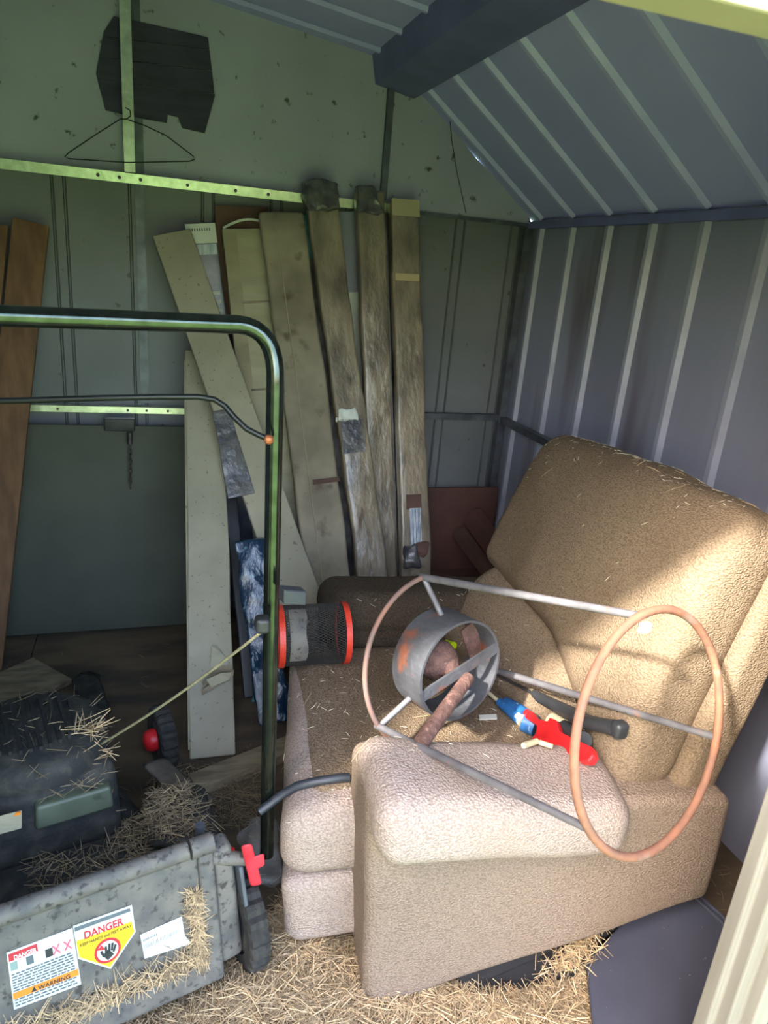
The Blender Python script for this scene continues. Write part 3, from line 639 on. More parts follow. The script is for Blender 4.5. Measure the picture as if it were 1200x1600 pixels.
# ------------------------------------------------------------------ gable: dark planked scrap, wire hanger, hanging string
op = [(178,25),(325,58),(336,150),(320,208),(285,200),(278,183),(262,179),(261,192),(220,185),(165,172),(150,115),(162,50)]
SB = thing('dark_gable_boards', 'dark boards fixed on the gable behind the post', 'panel', at(240,180,Y=2.94))  # one dark outline cut into bands as separate boards
def clip(poly, y0, y1):
    def cut(P, c, keep):
        out = []
        for i in range(len(P)):
            a, b = P[i-1], P[i]; ka, kb = keep(a[1]-(a[0]-240)*.12-c), keep(b[1]-(b[0]-240)*.12-c)
            fa, fb = a[1]-(a[0]-240)*.12-c, b[1]-(b[0]-240)*.12-c
            if ka != kb:
                t = fa/(fa-fb); out.append((a[0]+(b[0]-a[0])*t, a[1]+(b[1]-a[1])*t))
            if kb: out.append(b)
        return out
    P = cut(poly, y0, lambda v: v >= 0)
    return cut(P, y1, lambda v: v <= 0) if P else P
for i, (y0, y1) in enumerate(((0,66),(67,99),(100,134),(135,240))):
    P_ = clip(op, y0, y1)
    if len(P_) > 2: MB().prism([at(x,y,Y=2.9455) for x,y in P_], (0,.006,0)).build('board', 'dark_board', SB, bevel=.0015)
hk = [at(x,y,Y=2.888) for x,y in ((196,168),(203,172),(204,181),(198,186),(188,186),(150,210),(108,238),(101,245),(108,248),(200,254),(296,252),(304,249),(302,244),(260,212),(226,196),(200,187))]
tag(MB().tube(hk, .0022, 6).build('wire_hanger', 'wire_black'), 'thin dark wire coat hanger hanging on the gable post', 'coat hanger')
st = [at(x,y,Y=2.92) for x,y in ((706,88),(703,130),(702,180),(706,220),(714,270),(722,305),(728,333))]
tag(MB().tube(st, .0016, 5).build('hanging_wire', 'wire_black'), 'thin black wire hanging down the gable from the roof beam', 'wire')

# ------------------------------------------------------------------ boards and debris in the corner and on the floor
m, fr = lean((1.36,2.88,.575), (1.36,2.83,.012), .36, .36, .015, .001, .003, 60)
tag(m.build('terracotta_board', 'terracotta'), 'reddish board standing in the back corner behind the recliner', 'board')
m = MB().bar(at(737,805,Y=2.80), (1.52,2.42,.225), .05, .09); tag(m.build('angled_batten', 'terracotta', bevel=.003), 'reddish batten angled in the corner behind the recliner', 'batten')
m = MB().bar(at(716,830,Y=2.78), (1.43,2.40,.205), .05, .05); tag(m.build('angled_batten', 'crate_brown', bevel=.003), 'darker brown batten under the reddish one in the corner', 'batten')
m = soft([(1.09,2.38,.006),(1.52,2.38,.006),(1.09,2.78,.006),(1.52,2.78,.006),(1.09,2.38,.18),(1.52,2.38,.16),(1.09,2.80,.20),(1.52,2.80,.2)], .01, (6,6,3), .006, seed=4)
tag(m.build('brown_crate', 'crate_brown'), 'low brown carton in the back corner under the battens', 'carton')
m = soft([(1.075,2.10,.012),(1.35,2.12,.012),(1.085,2.32,.012),(1.30,2.34,.012),(1.09,2.12,.30),(1.20,2.12,.18),(1.09,2.30,.33),(1.2,2.32,.2)], .02, (8,8,6), .025, fq=12, seed=9)
tag(m.build('black_bag', 'black_plastic'), 'crumpled black plastic bag behind the recliner by the torn carton', 'bag')
m = MB().bar(at(302,1228,Z=.02), at(470,1160,Z=.02), .075, .035); tag(m.build('short_plank', 'old_wood', bevel=.003), 'short weathered plank on the floor beside the recliner', 'plank')
for i, (p, q, w_, lab) in enumerate((((-72,1118), (82,1047), .23, 'wide grey board lying on the dark floor ahead of the mower'), ((-95,1194), (60,1116), .12, 'narrow dark board lying on the floor beside the engine'))):
    a, b = at(*p, Z=.011), at(*q, Z=.011); m = MB().bar(a, b, w_, .02)
    tag(m.build('floor_board', 'dark_wood' if i else 'old_wood', bevel=.003), lab, 'board')
m = soft([at(x,y,Z=z) for z in (.01,.10) for x,y in ((116,1114),(170,1114),(118,1056),(156,1054))], .012, (6,6,4), .02, fq=20, seed=3)
tag(m.build('black_rag', 'dusty_black'), 'crumpled black rag on the floor ahead of the engine', 'rag')
# slate lid, black mat at the right
A = at(1050,1356,Z=.15); B = at(914,1502,Z=.055); C_ = at(935,1690,Z=.03)
ln_ = (B-A).cross(C_-A).normalized(); ln_ = ln_ if ln_.z > 0 else -ln_
D_ = on_plane(1131,1428,A,ln_)-A; D_ = A+D_*((.645-A.y)/D_.y)
C_ = B+(C_-B)*min(1, (.645-B.y)/(C_.y-B.y))
SLD = thing('slate_lid', 'dark slate coloured flat plastic lid propped on the floor by the door jamb', 'lid', (B.x, B.y, 0))
MB().prism([A,B,C_,D_], -ln_*.03).build('panel', 'slate_lid', SLD, bevel=.006)
for k in (.02, .05): MB().tube([A.lerp(B,k), D_.lerp(C_,k)], .0045, 8).build('ridge', 'slate_lid', SLD)
mtop = [(712,1518),(755,1492),(832,1448),(897,1404),(968,1366),(1036,1340)]; mbot = [(735,1548),(775,1554),(850,1534),(902,1512),(938,1462),(1030,1384)]
vs = []
for (x0, y0), (x1, y1), zt in zip(mtop, mbot, (.05,.06,.09,.12,.15,.18)):
    a, b = at(x0,y0,Z=zt), at(x1,y1,Z=max(.03, zt-.06)); c = a.lerp(b,.5)+Vec((0,0,-.012)); vs += [a, c, b, a-Vec((0,-.006,.03)), c-Vec((0,0,.03)), b-Vec((0,0,.03))]
fs = []
for i in range(5):
    p, q = 6*i, 6*i+6; fs += [(p,p+1,q+1,q),(p+1,p+2,q+2,q+1),(p+3,q+3,q+4,p+4),(p+4,q+4,q+5,p+5),(p,q,q+3,p+3),(p+2,p+5,q+5,q+2)]
fs += [(0,3,4,1),(1,4,5,2),(30,31,34,33),(31,32,35,34)]
tag(MB().add(vs, fs).build('rubber_mat', 'black_mat', bevel=.004), 'black rubber mat squeezed between the recliner and the slate lid', 'mat')
# clear plastic bag by the rear wheel
m = soft([at(x,y,Z=z) for z in (.02,.12) for x,y in ((398,1376),(438,1382),(372,1296),(430,1272))], .03, (10,10,8), .03, fq=16, seed=17, arc=3)
tag(m.build('plastic_bag', 'clear_film'), 'crumpled clear plastic bag on the floor between the wheel and the recliner', 'bag')

# ------------------------------------------------------------------ lawn mower
A_ = math.radians(14); HD = Vec((-math.sin(A_), math.cos(A_), 0)); RT = Vec((math.cos(A_), math.sin(A_), 0)); MO = Vec((.18, 1.215, 0))
def Mw(a, l, z): return MO+RT*a+HD*l+Vec((0,0,z))
MW = thing('lawn_mower', 'dusty black push lawn mower with upright handle and danger labels on its rear flap', 'lawn mower', Mw(-.27,.36,0))
def mcor(a0,a1,l0,l1,z0,z1,ta=0,tl=0): return [Mw(a0,l0,z0),Mw(a1,l0,z0),Mw(a0,l1,z0),Mw(a1,l1,z0),Mw(a0+ta,l0+tl,z1),Mw(a1-ta,l0+tl,z1),Mw(a0+ta,l1-tl,z1),Mw(a1-ta,l1-tl,z1)]
soft([Mw(-.53,.06,.05),Mw(-.06,.06,.05),Mw(-.53,.78,.05),Mw(-.22,.78,.05),Mw(-.50,.09,.20),Mw(-.09,.09,.20),Mw(-.50,.74,.18),Mw(-.24,.74,.18)], .05, (10,12,4), .004, seed=41).build('deck', 'dusty_black', MW)
soft([at(x,y,Z=z) for z in (.10,.27) for x,y in ((235,1330),(345,1315),(228,1236),(318,1222))], .045, (6,8,5), .012, fq=14, seed=42, arc=5).build('deck_shoulder', 'dusty_black', MW)
soft([at(x,y,Z=z) for z in (.16,.23) for x,y in ((282,1268),(335,1252),(222,1192),(258,1184))], .018, (6,10,4), .010, fq=14, seed=43).build('side_chute', 'clod', MW)
def wheel(a, l, r, w, cap):
    k = 60; c = Mw(a, l, r)
    prof = [(-w/2,r*.62),(-w/2,r*.86),(-w*.42,r*.97),(-w*.2,r),(0,r*.985),(w*.2,r),(w*.42,r*.97),(w/2,r*.86),(w/2,r*.62),(-w/2,r*.62)]
    t = MB().lathe(prof, c, RT, k, False, lambda j, q: (1.0 if (j % 3) else .925) if 2 <= q <= 6 else 1).build('wheel', 'rubber', MW)
    MB().lathe([(-w*.3,.0),(-w*.3,r*.3),(-w*.36,r*.55),(-w*.3,r*.64),(w*.3,r*.64),(w*.36,r*.55),(w*.3,r*.3),(w*.3,0)], c, RT, 24).build('hub', 'grey_plastic', t)
    sgn = -1
    if cap: MB().lathe([(0,.034),(.015,.034),(.03,.028),(.036,.016),(.038,0)], c-RT*(w*.42), -RT, 20).build('hub_cap', 'red_plastic', t, label='red hub cap')
    return t
wheel(-.014, .0, .112, .046, False); wheel(-.575, .0, .112, .05, False); wheel(-.005, .715, .10, .05, True); wheel(-.56, .715, .092, .048, True)
# rear flap: a dished panel with a raised rim, decals laid on its face
P00, P10, P01, P11 = Mw(-.60,-.072,.085), Mw(-.098,-.072,.085), Mw(-.60,.008,.345), Mw(-.098,.008,.345)
fx = (P10-P00); fw = fx.length; fx.normalize(); fy = (P01-P00); fh = fy.length; fy.normalize(); fn = fx.cross(fy).normalized()
def FP(a, b, o=0): return P00+fx*a+fy*b+fn*o
def flat8(a0,a1,b0,b1,o0,o1): return [FP(a,b,o) for o in (o0,o1) for b in (b0,b1) for a in (a0,a1)]
FL = soft(flat8(0,fw,0,fh,-.022,.0), .008, (10,8,2), .001).build('rear_flap', 'grey_plastic', MW)
soft(flat8(-.004,fw+.012,-.022,.030,-.02,.012), .010, (10,3,2), .001).build('rim', 'grey_plastic', FL)
soft(flat8(fw-.022,fw+.012,-.02,fh,-.02,.010), .008, (3,10,2), .001).build('rim', 'grey_plastic', FL)
MB().tube([FP(-.004,fh+.004,.004), FP(fw-.04,fh+.004,.004)], .019, 14).build('hinge', 'grey_plastic', FL)
MB().tube([FP(fw-.035,fh+.004,.004), FP(fw+.012,fh+.004,.004)], .021, 14).build('hinge_end', 'grey_plastic', FL)
# side skirt between flap and wheel, lower bracket, bolt
soft([Mw(-.085,-.06,.07),Mw(-.03,-.055,.07),Mw(-.085,-.02,.07),Mw(-.03,.02,.07),Mw(-.088,-.005,.33),Mw(-.045,.0,.33),Mw(-.088,.05,.33),Mw(-.045,.05,.33)], .012, (4,4,8), .003, seed=45).build('side_skirt', 'grey_plastic', MW)
MB().hexa([Mw(-.028,-.085,.10),Mw(-.020,-.085,.10),Mw(-.020,-.02,.10),Mw(-.028,-.02,.10),Mw(-.040,-.03,.29),Mw(-.030,-.03,.29),Mw(-.030,.03,.29),Mw(-.040,.03,.29)]).build('bracket', 'dull_steel', MW, bevel=.003)
MB().tube([Mw(-.095,.06,.315), Mw(-.095,.06,.352)], [.010,.012], 6).build('bolt_head', 'dull_steel', MW)
# decals
def decal(pxs, m_, o, name='decal', parent=None, label=None):
    pts = [on_plane(x, y, FP(0,0,o), fn) for x, y in pxs]
    ob = MB().prism(pts, -fn*.0006).build(name, m_, parent or FL)
    if label: ob['label'] = label
    return ob
def uv(x, y):
    p = on_plane(x, y, FP(0,0,.001), fn)-P00; return p.dot(fx), p.dot(fy)
def text(body, pa, pb, h, m_, o, parent, bold=.025):
    """lettering along the line pa-pb (photo pixels of its baseline ends) on the flap"""
    a, b = FP(*uv(*pa), o), FP(*uv(*pb), o); wd = (b-a).length; ex = (b-a).normalized(); ey = fn.cross(ex)
    cu = bpy.data.curves.new('lettering', 'FONT'); cu.body = body; cu.size = 1; cu.extrude = 0; cu.offset = bold
    tmp = bpy.data.objects.new('tmp', cu); COL.objects.link(tmp); bpy.context.view_layer.update()
    me = bpy.data.meshes.new_from_object(tmp.evaluated_get(bpy.context.evaluated_depsgraph_get())); bpy.data.objects.remove(tmp)
    xs = [v.co.x for v in me.vertices]; ys = [v.co.y for v in me.vertices]
    x0, x1, y0, y1 = min(xs), max(xs), min(ys), max(ys)
    off = Vec((0,0,0)); p = parent
    while p: off += p.location; p = p.parent
    for v in me.vertices: v.co = a+ex*((v.co.x-x0)/(x1-x0)*wd)+ey*((v.co.y-y0)/(y1-y0)*h)-off
    ob = bpy.data.objects.new('lettering', me); COL.objects.link(ob); ob.parent = parent; me.materials.append(MATS[m_])
    return ob
def lerp2(p, q, t): return (p[0]+(q[0]-p[0])*t, p[1]+(q[1]-p[1])*t)
# warning list decal
TLq, TRq, BRq, BLq = (10,1489), (113,1450), (127,1538), (22,1578)
q_ = lambda s, t: lerp2(lerp2(TLq, TRq, s), lerp2(BLq, BRq, s), t)
D1 = decal([q_(0,0), q_(0,1), q_(1,1), q_(1,0)], 'white_paper', .0020, 'decal', label='white warning list label with a red DANGER heading')
def quad(s0,s1,t0,t1,m_,o=.0028,name='print',par=None): return decal([q_(s0,t0), q_(s0,t1), q_(s1,t1), q_(s1,t0)], m_, o, name, par)
quad(.02,.46,.04,.17,'ink_red', par=MW and FL); text('DANGER', q_(.10,.155), q_(.44,.155), .0085, 'white_paper', .0034, FL)
for s0, m_ in ((.03,'ink_green'),(.27,'ink_grey'),(.56,'ink_black')): quad(s0,s0+.11,.2,.34,m_)
for s0 in (.66,.83):
    for t0, t1 in ((.18,.34),(.34,.18)): decal([q_(s0,t0), q_(s0+.03,t0), q_(s0+.13,t1), q_(s0+.10,t1)], 'ink_pink', .0030, 'cross_symbol')
ln = MB(); rnd = random.Random(3)
for t in [.40+.047*i for i in range(7)]+[.84+.05*i for i in range(3)]:
    s0 = .03
    while s0 < .93:
        s1 = min(.95, s0+rnd.uniform(.03,.1))
        pts = [on_plane(*q_(a,b), FP(0,0,.0028), fn) for a, b in ((s0,t),(s0,t+.022),(s1,t+.022),(s1,t))]
        ln.prism(pts, -fn*.0005); s0 = s1+.015
ln.build('small_print', 'ink_grey', FL)
quad(.01,.99,.72,.83,'ink_orange'); text('WARNING', q_(.38,.815), q_(.86,.815), .0085, 'ink_black', .0034, FL)
decal([q_(.28,.82), q_(.33,.735), q_(.36,.82)], 'ink_black', .0034, 'symbol')
# pentagon DANGER decal
pent = [(114,1447),(206,1414),(212,1456),(173,1514),(122,1498)]
decal(pent, 'white_paper', .0022, 'decal', label='pentagonal yellow and white DANGER label with a hand symbol')
decal([(119,1471),(206,1440),(210,1456),(172,1511),(124,1496)], 'ink_yellow', .0030, 'print')
decal([(116,1450),(203,1419),(204,1424),(117,1456)], 'ink_grey', .0030, 'print')
text('DANGER', (132,1467), (193,1444), .0155, 'ink_red', .0034, FL)
text('KEEP HANDS and FEET AWAY', (125,1479), (205,1447), .0062, 'ink_black', .0040, FL, .01)
cu_, cv_ = uv(168,1484)
def disc(r, m_, o, k=28, name='print'): return MB().prism([FP(cu_+r*math.cos(2*math.pi*i/k), cv_+r*math.sin(2*math.pi*i/k), o) for i in range(k)], -fn*.0005).build(name, m_, FL)
disc(.0245, 'ink_red', .0036); disc(.0195, 'white_paper', .0042)
def bl(a0,b0,a1,b1,w_): p, q = FP(cu_+a0,cv_+b0,.0048), FP(cu_+a1,cv_+b1,.0048); return MB().bar(p, q, w_, .0008, fn)
hm = MB()
for a0,b0,a1,b1,w_ in ((-.006,-.012,.006,-.004,.016),(-.008,-.008,-.012,.004,.0045),(-.003,-.004,-.003,.010,.0042),(.002,-.002,.004,.013,.0042),(.007,-.002,.010,.012,.0042),(.010,-.006,.015,.007,.004)):
    hm.v += bl(a0,b0,a1,b1,w_).v and []
    x_ = bl(a0,b0,a1,b1,w_); hm.add(x_.v, x_.f)
hm.build('hand_symbol', 'ink_black', FL)
MB().prism([FP(cu_+a, cv_+b, .0046) for a, b in ((-.019,.008),(-.004,.004),(-.010,.016))], -fn*.0004).build('blade_symbol', 'ink_red', FL)
# serial label
wl_ = [(219,1461),(284,1432),(289,1462),(300,1474),(226,1498)]
decal(wl_, 'white_paper', .0020, 'decal', label='dusty white serial number label')
rnd = random.Random(5); bm_ = MB()
for i in range(26):
    t = .05+i*.034; p, q = lerp2((222,1478),(283,1449),t), lerp2((223.5,1485),(284,1456),t); w_ = rnd.uniform(.25,.75)
    bm_.prism([on_plane(*c, FP(0,0,.0028), fn) for c in (p, q, (q[0]+w_,q[1]-w_*.45), (p[0]+w_,p[1]-w_*.45))], -fn*.0004)
for i in range(9):
    t = .05+.04*i; p = lerp2((221,1470),(282,1441),t); bm_.prism([on_plane(*c, FP(0,0,.0028), fn) for c in (p,(p[0]+.2,p[1]+3),(p[0]+1.6,p[1]+2.4),(p[0]+1.4,p[1]-.6))], -fn*.0004)
bm_.build('small_print', 'ink_grey', FL)

# engine
EN = soft(mcor(-.56,-.205,.27,.60,.18,.39,.012,.015), .04, (8,8,6), .003, seed=47).build('engine_housing', 'dusty_black', MW)
soft(mcor(-.395,-.232,.258,.30,.292,.352,.004,.0), .008, (6,2,3), .002, seed=48).build('front_cover', 'engine_green', EN, label='greenish grey engine cover')
MB().lathe([(0,.165),(.02,.165),(.045,.155),(.055,.13),(.06,.0)], Mw(-.375,.43,.385), (0,0,1), 40).build('starter_cover', 'dusty_black', EN)
for i in range(10):
    o_ = -.09+.02*i; ln_ = math.sqrt(max(.0004, .125**2-o_**2))
    MB().bar(Mw(-.375+o_,.43-ln_*.8,.447), Mw(-.375+o_,.43+ln_*.8,.447), .007, .010).build('grille_slat', 'black_plastic', EN)
MB().lathe([(0,.035),(.03,.035),(.035,.03),(.036,0)], Mw(-.50,.33,.39), (0,0,1), 20).build('fuel_cap', 'black_plastic', EN)
soft(mcor(-.62,-.50,.22,.40,.24,.36), .02, (4,5,4), .004, seed=49).build('air_filter', 'dusty_black', EN)
soft([at(x,y,Y=yy) for yy in (1.315,1.335) for x,y in ((-20,1310),(34,1294),(-20,1280),(34,1266))], .002, (2,2,2), .001).build('pale_plate', 'card_pale', EN, label='pale worn plate with an orange fleck')
MB().prism([at(x,y,Y=1.312) for x,y in ((22,1276),(32,1273),(32,1269),(24,1271))], (0,.004,0)).build('orange_fleck', 'ink_orange', EN)
# handle: right leg, bend, cross bar, left leg
def depth(x, y, d): return CAM+ray(x, y)*d
HB = at(417,1335,Z=.20)
hp = [HB, at(420,1200,Y=HB.y-.004)]
e0 = depth(430,600,1.26); xb = depth(372,507,1.22)
dirc = Vec((-math.cos(math.radians(13)), -math.sin(math.radians(13)), 0))
pts = [HB, HB.lerp(e0,.35), HB.lerp(e0,.7), e0]
cn = depth(434,512,1.245)
for i in range(1, 9):
    t = i/8; pts.append(e0.lerp(cn,t).lerp(cn.lerp(xb,t),t))
end = xb+dirc*.46
pts += [xb.lerp(end,.5), end]
HN = MB().tube(pts, .0158, 20).build('handle', 'handle_paint', MW)
LB = Mw(-.60,.06,.20); le = end+Vec((-.05,-.01,-.09))
MB().tube([end, end+dirc*.03+Vec((0,0,-.015)), le, LB.lerp(le,.5), LB], .0158, 16).build('handle_leg', 'handle_paint', MW)
bpx = [(-30,627),(60,625),(150,622),(250,620),(310,620),(335,624),(352,635),(366,652),(385,670),(405,680),(419,686)]
MB().tube([depth(x,y,1.16+.09*max(0,(x+30))/450) for x,y in bpx], .0052, 10).build('bail_wire', 'wire_black', HN)
MB().rbox((.0085,.0085,.0085), .008, lambda q: depth(420,687,1.243)+q, (2,2,2)).build('bail_joint', 'copper', HN, label='copper coloured bail joint')
MB().rbox((.024,.014,.015), .004, lambda q: depth(457,930,1.36)+RT*q.x+HD*q.y+Vec((0,0,q.z-.25*q.x)), (2,2,2)).build('cable_guide', 'guide_grey', HN, label='grey plastic cable guide')
MB().rbox((.014,.016,.016), .008, lambda q: depth(410,975,1.38)+q, (3,3,3)).build('rope_guide', 'black_plastic', HN)
# lower mount with knob
MB().tube([at(332,1340,Y=1.20), at(392,1342,Y=1.195)], .0145, 14).build('mount_tube', 'grey_plastic', MW)
KN = soft([at(x,y,Y=yy) for yy in (1.165,1.19) for x,y in ((392,1386),(410,1382),(375,1322),(392,1318))], .008, (4,4,8), .003, seed=3).build('wing_knob', 'pink_red', MW, label='pinkish red wing knob')
soft([at(x,y,Y=yy) for yy in (1.165,1.185) for x,y in ((392,1362),(413,1352),(390,1340),(412,1333))], .006, (4,4,4), .002).build('knob_wing', 'pink_red', KN)
MB().tube([at(356,1328,Y=1.23), at(364,1330,Y=1.23)], .008, 10).build('knob_tip', 'red_plastic', MW)
# starter rope
a, b = at(152,1166,Z=.398), depth(413,984,1.37); tuft_at = a.copy()
MB().tube([a.lerp(b,i/8)+Vec((0,0,-.012*math.sin(math.pi*i/8))) for i in range(9)], .0030, 8).build('starter_rope', 'rope', MW)

# ------------------------------------------------------------------ straw
def strands(n, place, lmin, lmax, r, name, m_, label, flat=.35, seed=0, sides=3, cat='straw'):
    rnd = random.Random(seed); vs = []; fs = []; tone = []
    for _ in range(n):
        p = place(rnd)
        if p is None: continue
        p, nrm, droop = p
        L_ = rnd.uniform(lmin, lmax); a = rnd.uniform(0, 2*math.pi); e = rnd.gauss(0, flat)
        t1 = nrm.orthogonal().normalized(); t2 = nrm.cross(t1)
        d = (t1*math.cos(a)+t2*math.sin(a)+nrm*e*.6).normalized(); bend = (nrm*rnd.uniform(-.25,.15)+t1*rnd.uniform(-.3,.3)+t2*rnd.uniform(-.3,.3))
        c = [p-d*L_/2, p+bend*L_*.18*-1, p+d*L_/2]
        w_ = r*rnd.uniform(.6, 1.3); tn = rnd.random()
        sd = d.cross(nrm); sd = sd.normalized() if sd.length > 1e-4 else t1
        q2 = d.cross(sd).normalized()
        base_ = len(vs)
        for k_, cc in enumerate(c):
            ww = w_*(1 if k_ == 1 else .55)
            for j in range(3):
                t = 2*math.pi*j/3; vs.append(cc+(sd*math.cos(t)+q2*math.sin(t))*ww)
        for k_ in range(2):
            for j in range(3):
                j2 = (j+1) % 3; b0 = base_+k_*3; fs.append((b0+j, b0+j2, b0+3+j2, b0+3+j)); tone.append(tn)
    xs = [v.x for v in vs]; ys = [v.y for v in vs]; zs = [v.z for v in vs]
    off = Vec(((min(xs)+max(xs))/2, (min(ys)+max(ys))/2, min(zs)))
    me = bpy.data.meshes.new(name); me.from_pydata([v-off for v in vs], [], fs)
    at_ = me.attributes.new('tone', 'FLOAT', 'FACE'); at_.data.foreach_set('value', tone)
    me.materials.append(MATS[m_]); o = bpy.data.objects.new(name, me); COL.objects.link(o); o.location = off
    return tag(o, label, cat, kind='stuff')
def inside(x, y, P):
    c = False
    for i in range(len(P)):
        (x0, y0), (x1, y1) = P[i-1], P[i]
        if (y0 > y) != (y1 > y) and x < (x1-x0)*(y-y0)/(y1-y0)+x0: c = not c
    return c
def area(pxs, Z=0): return [tuple(at(x, y, Z=Z).xy) for x, y in pxs]
main = area([(395,1500),(440,1400),(475,1430),(560,1470),(640,1500),(745,1530),(860,1525),(912,1475),(930,1520),(925,1600),(960,1800),(500,1900),(0,1800),(-40,1640),(180,1600),(330,1510)])
def edge_d(x, y, P):
    d = 9
    for i in range(len(P)):
        a, b = Vec(P[i-1]+(0,)), Vec(P[i]+(0,)); q = Vec((x,y,0)); ab = b-a; t = max(0, min(1, (q-a).dot(ab)/max(1e-9, ab.dot(ab)))); d = min(d, (a+ab*t-q).length)
    return d
def bedh(x, y):
    return min(1, edge_d(x, y, main)/.10)*(.032+.016*mnoise.noise(Vec((x*7,y*7,0))))
mx0, mx1 = min(p[0] for p in main), max(p[0] for p in main); my0, my1 = max(.45, min(p[1] for p in main)), max(p[1] for p in main)
vs = []; fs = []; id_ = {}; NX, NY = 70, 60
for i in range(NX+1):
    for j in range(NY+1):
        x, y = mx0+(mx1-mx0)*i/NX, my0+(my1-my0)*j/NY
        if inside(x, y, main): id_[i,j] = len(vs); vs.append(Vec((x,y,bedh(x,y)+.001)))
for (i, j) in id_:
    q = [(i,j),(i+1,j),(i+1,j+1),(i,j+1)]
    if all(c in id_ for c in q): fs.append(tuple(id_[c] for c in q))
o = MB().add(vs, fs, True).build('straw_bed', 'straw_bed'); tag(o, 'matted layer of dry straw under the loose stalks by the door', 'straw', kind='stuff')
UP = Vec((0,0,1))
def pl_main(rnd):
    for _ in range(30):
        x, y = rnd.uniform(mx0, mx1), rnd.uniform(my0, my1)
        if inside(x, y, main): return Vec((x, y, bedh(x,y)+rnd.uniform(.002,.014))), UP, 0
strands(15000, pl_main, .03, .095, .0011, 'loose_straw', 'straw', 'loose golden straw covering the floor by the door', .25, 1)
rid = [Vec((.80,.93,.04)), Vec((.90,.985,.075)), Vec((.985,1.03,.088)), Vec((1.10,1.08,.09))]
bpy.context.view_layer.update()
def bvh_of(obs):
    tv = []; tf = []
    for c in obs:
        n = len(tv); tv += [c.matrix_world @ v.co for v in c.data.vertices]; tf += [tuple(i+n for i in p.vertices) for p in c.data.polygons]
    return BVHTree.FromPolygons(tv, tf)
def settle(b, p, lift):
    h = b.ray_cast(Vec((p.x, p.y, 1.0)), Vec((0,0,-1))); return Vec((p.x, p.y, (h[0].z if h[0] is not None else 0)+lift))
hbvh = bvh_of([c for c in bpy.data.objects if c.name in ('rubber_mat', 'straw_bed') or (c.parent == SLD and c.name.startswith('panel'))])
def pl_ridge(rnd):
    k = min(2, int(rnd.random()**1.5*3)); t = rnd.random(); p = rid[k].lerp(rid[k+1], t); s_ = .024*(1-(k+t)/3.2)
    return settle(hbvh, p+Vec((rnd.gauss(0,s_), rnd.gauss(0,s_), 0)), .003+abs(rnd.gauss(0,.010))), UP, 0
strands(700, pl_ridge, .02, .07, .0011, 'straw_heap', 'straw', 'straw spilling over the black rubber mat', .5, 2)
# sparse chaff on the floor
def pl_floor(rnd):
    for _ in range(30):
        x, y = rnd.uniform(-.9, 1.5), rnd.uniform(.7, 2.7)
        if rnd.random() < max(.05, 1-(y-.7)/1.6): return Vec((x, y, .004)), UP, 0
strands(2600, pl_floor, .01, .05, .0009, 'floor_chaff', 'straw_dull', 'sparse chaff scattered over the dark plywood floor', .08, 3)
gap = area([(215,1290),(240,1210),(330,1200),(400,1180),(412,1290),(350,1300),(330,1330),(250,1320)])
def pl_gap(rnd):
    for _ in range(40):
        x, y = rnd.uniform(-.3, .4), rnd.uniform(1.2, 2.0)
        if inside(x, y, gap): return Vec((x, y, rnd.uniform(.002,.02))), UP, 0
strands(1200, pl_gap, .02, .07, .001, 'side_straw', 'straw_dull', 'dull straw on the floor between the mower and the recliner', .2, 4)
# clippings on the mower
bpy.context.view_layer.update()
mbvh = bvh_of([c for c in MW.children if c.name.split('.')[0] in ('deck', 'deck_shoulder', 'side_chute', 'engine_housing')]+list(EN.children))
def pl_mow(rnd):
    k = rnd.random()
    if k < .45: p, l = Mw(rnd.uniform(-.42,-.06), rnd.uniform(.04,.27), 0), .004+rnd.random()*.03
    elif k < .955: p, l = Mw(rnd.gauss(-.14,.05), rnd.uniform(.08,.30), 0), .004+rnd.random()*.02
    else: p, l = Mw(rnd.uniform(-.52,-.22), rnd.uniform(.3,.58), 0), .003+rnd.random()*.006
    return settle(mbvh, p, l), UP, 0
strands(1500, pl_mow, .015, .06, .0010, 'mower_clippings', 'straw_dull', 'dry grass clippings lying on the mower deck and engine', .35, 5, cat='clippings')
def pl_tuft(rnd): return settle(mbvh, tuft_at+RT*rnd.gauss(0,.02)+HD*rnd.gauss(0,.02), .004+rnd.random()*.02), UP, 0
strands(45, pl_tuft, .03, .09, .0013, 'straw_tuft', 'straw', 'bright straw tuft at the engine corner under the starter rope', .5, 6)
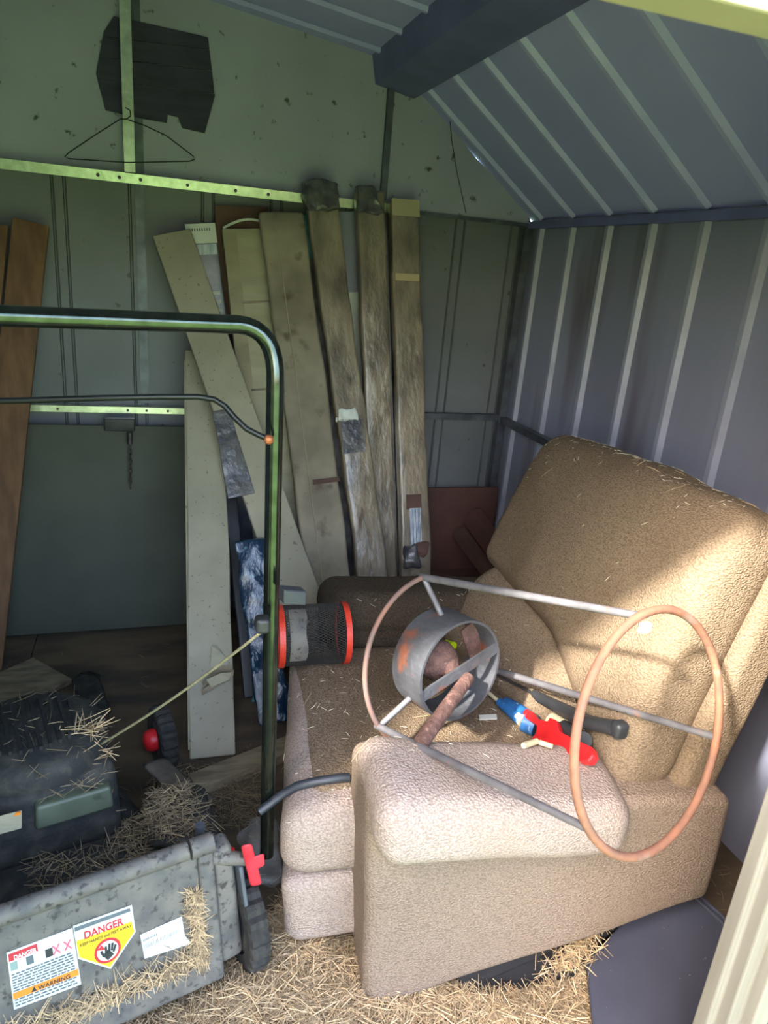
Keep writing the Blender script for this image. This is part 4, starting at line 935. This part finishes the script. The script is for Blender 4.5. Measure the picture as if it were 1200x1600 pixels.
def pl_flap(rnd):
    if rnd.random() < .7: a, b = rnd.uniform(0, fw-.02), .03+abs(rnd.gauss(0,.018))
    else: a, b = fw-.035+rnd.gauss(0,.006), rnd.uniform(.03,.19)
    return FP(a, b, .005+rnd.random()*.010), (fn+UP*.4).normalized(), 0
strands(1300, pl_flap, .015, .055, .0009, 'flap_straw', 'straw', 'straw caught along the bottom rim of the mower flap', .1, 7)

# ------------------------------------------------------------------ shrub added out of view to block the sun except on one patch
rnd = random.Random(11)
SH = thing('sun_block_shrub', 'leafy shrub added out of view left of the door to block the sun', 'shrub', (-1.12,-.26,-.12))
MB().tube([(-1.12,-.26,-.12),(-1.10,-.24,.6),(-1.13,-.28,1.4),(-1.1,-.26,2.0)], [.05,.045,.03,.012], 10).build('stem', 'dark_wood', SH)
vs = []; fs = []
for i in range(15000):
    a = rnd.uniform(0, 2*math.pi); h = rnd.random(); R_ = (.38+.40*math.sin(math.pi*min(1,h*.8+.15)))*math.sqrt(rnd.random())
    c = Vec((-1.12+math.cos(a)*R_, -.26+math.sin(a)*R_*.85, .05+2.22*h)); d = Vec((rnd.gauss(0,1),rnd.gauss(0,1),rnd.gauss(0,1))).normalized(); e = d.orthogonal().normalized()
    n = len(vs); vs += [c-d*.035, c+e*.016, c+d*.035, c-e*.016]; fs.append((n,n+1,n+2,n+3))
f_ = MB().add(vs, fs).build('foliage', 'leaf', SH); f_['kind'] = 'stuff'

# ------------------------------------------------------------------ chaff flecks lying on the recliner
def pl_chair(rnd):
    for _ in range(20):
        k = rnd.random()
        if k < .5: x, y = rnd.uniform(.25,.95), rnd.uniform(1.1,1.85)
        elif k < .85: x, y = rnd.gauss(1.2,.06), rnd.uniform(1.1,1.9)
        else: x, y = rnd.uniform(.4,1.3), rnd.uniform(.95,2.0)
        h = bvh.ray_cast(Vec((x,y,2)), Vec((0,0,-1)))
        if h[0] is not None and h[1].z > .2: return h[0]+h[1]*.0012, h[1], 0
strands(420, pl_chair, .004, .022, .0008, 'chaff_flecks', 'fleck', 'pale chaff flecks scattered over the recliner', .06, 9, cat='chaff')
strands(26, pl_chair, .03, .07, .0009, 'straw_stalks', 'straw', 'single straw stalks lying on the recliner seat', .06, 10)
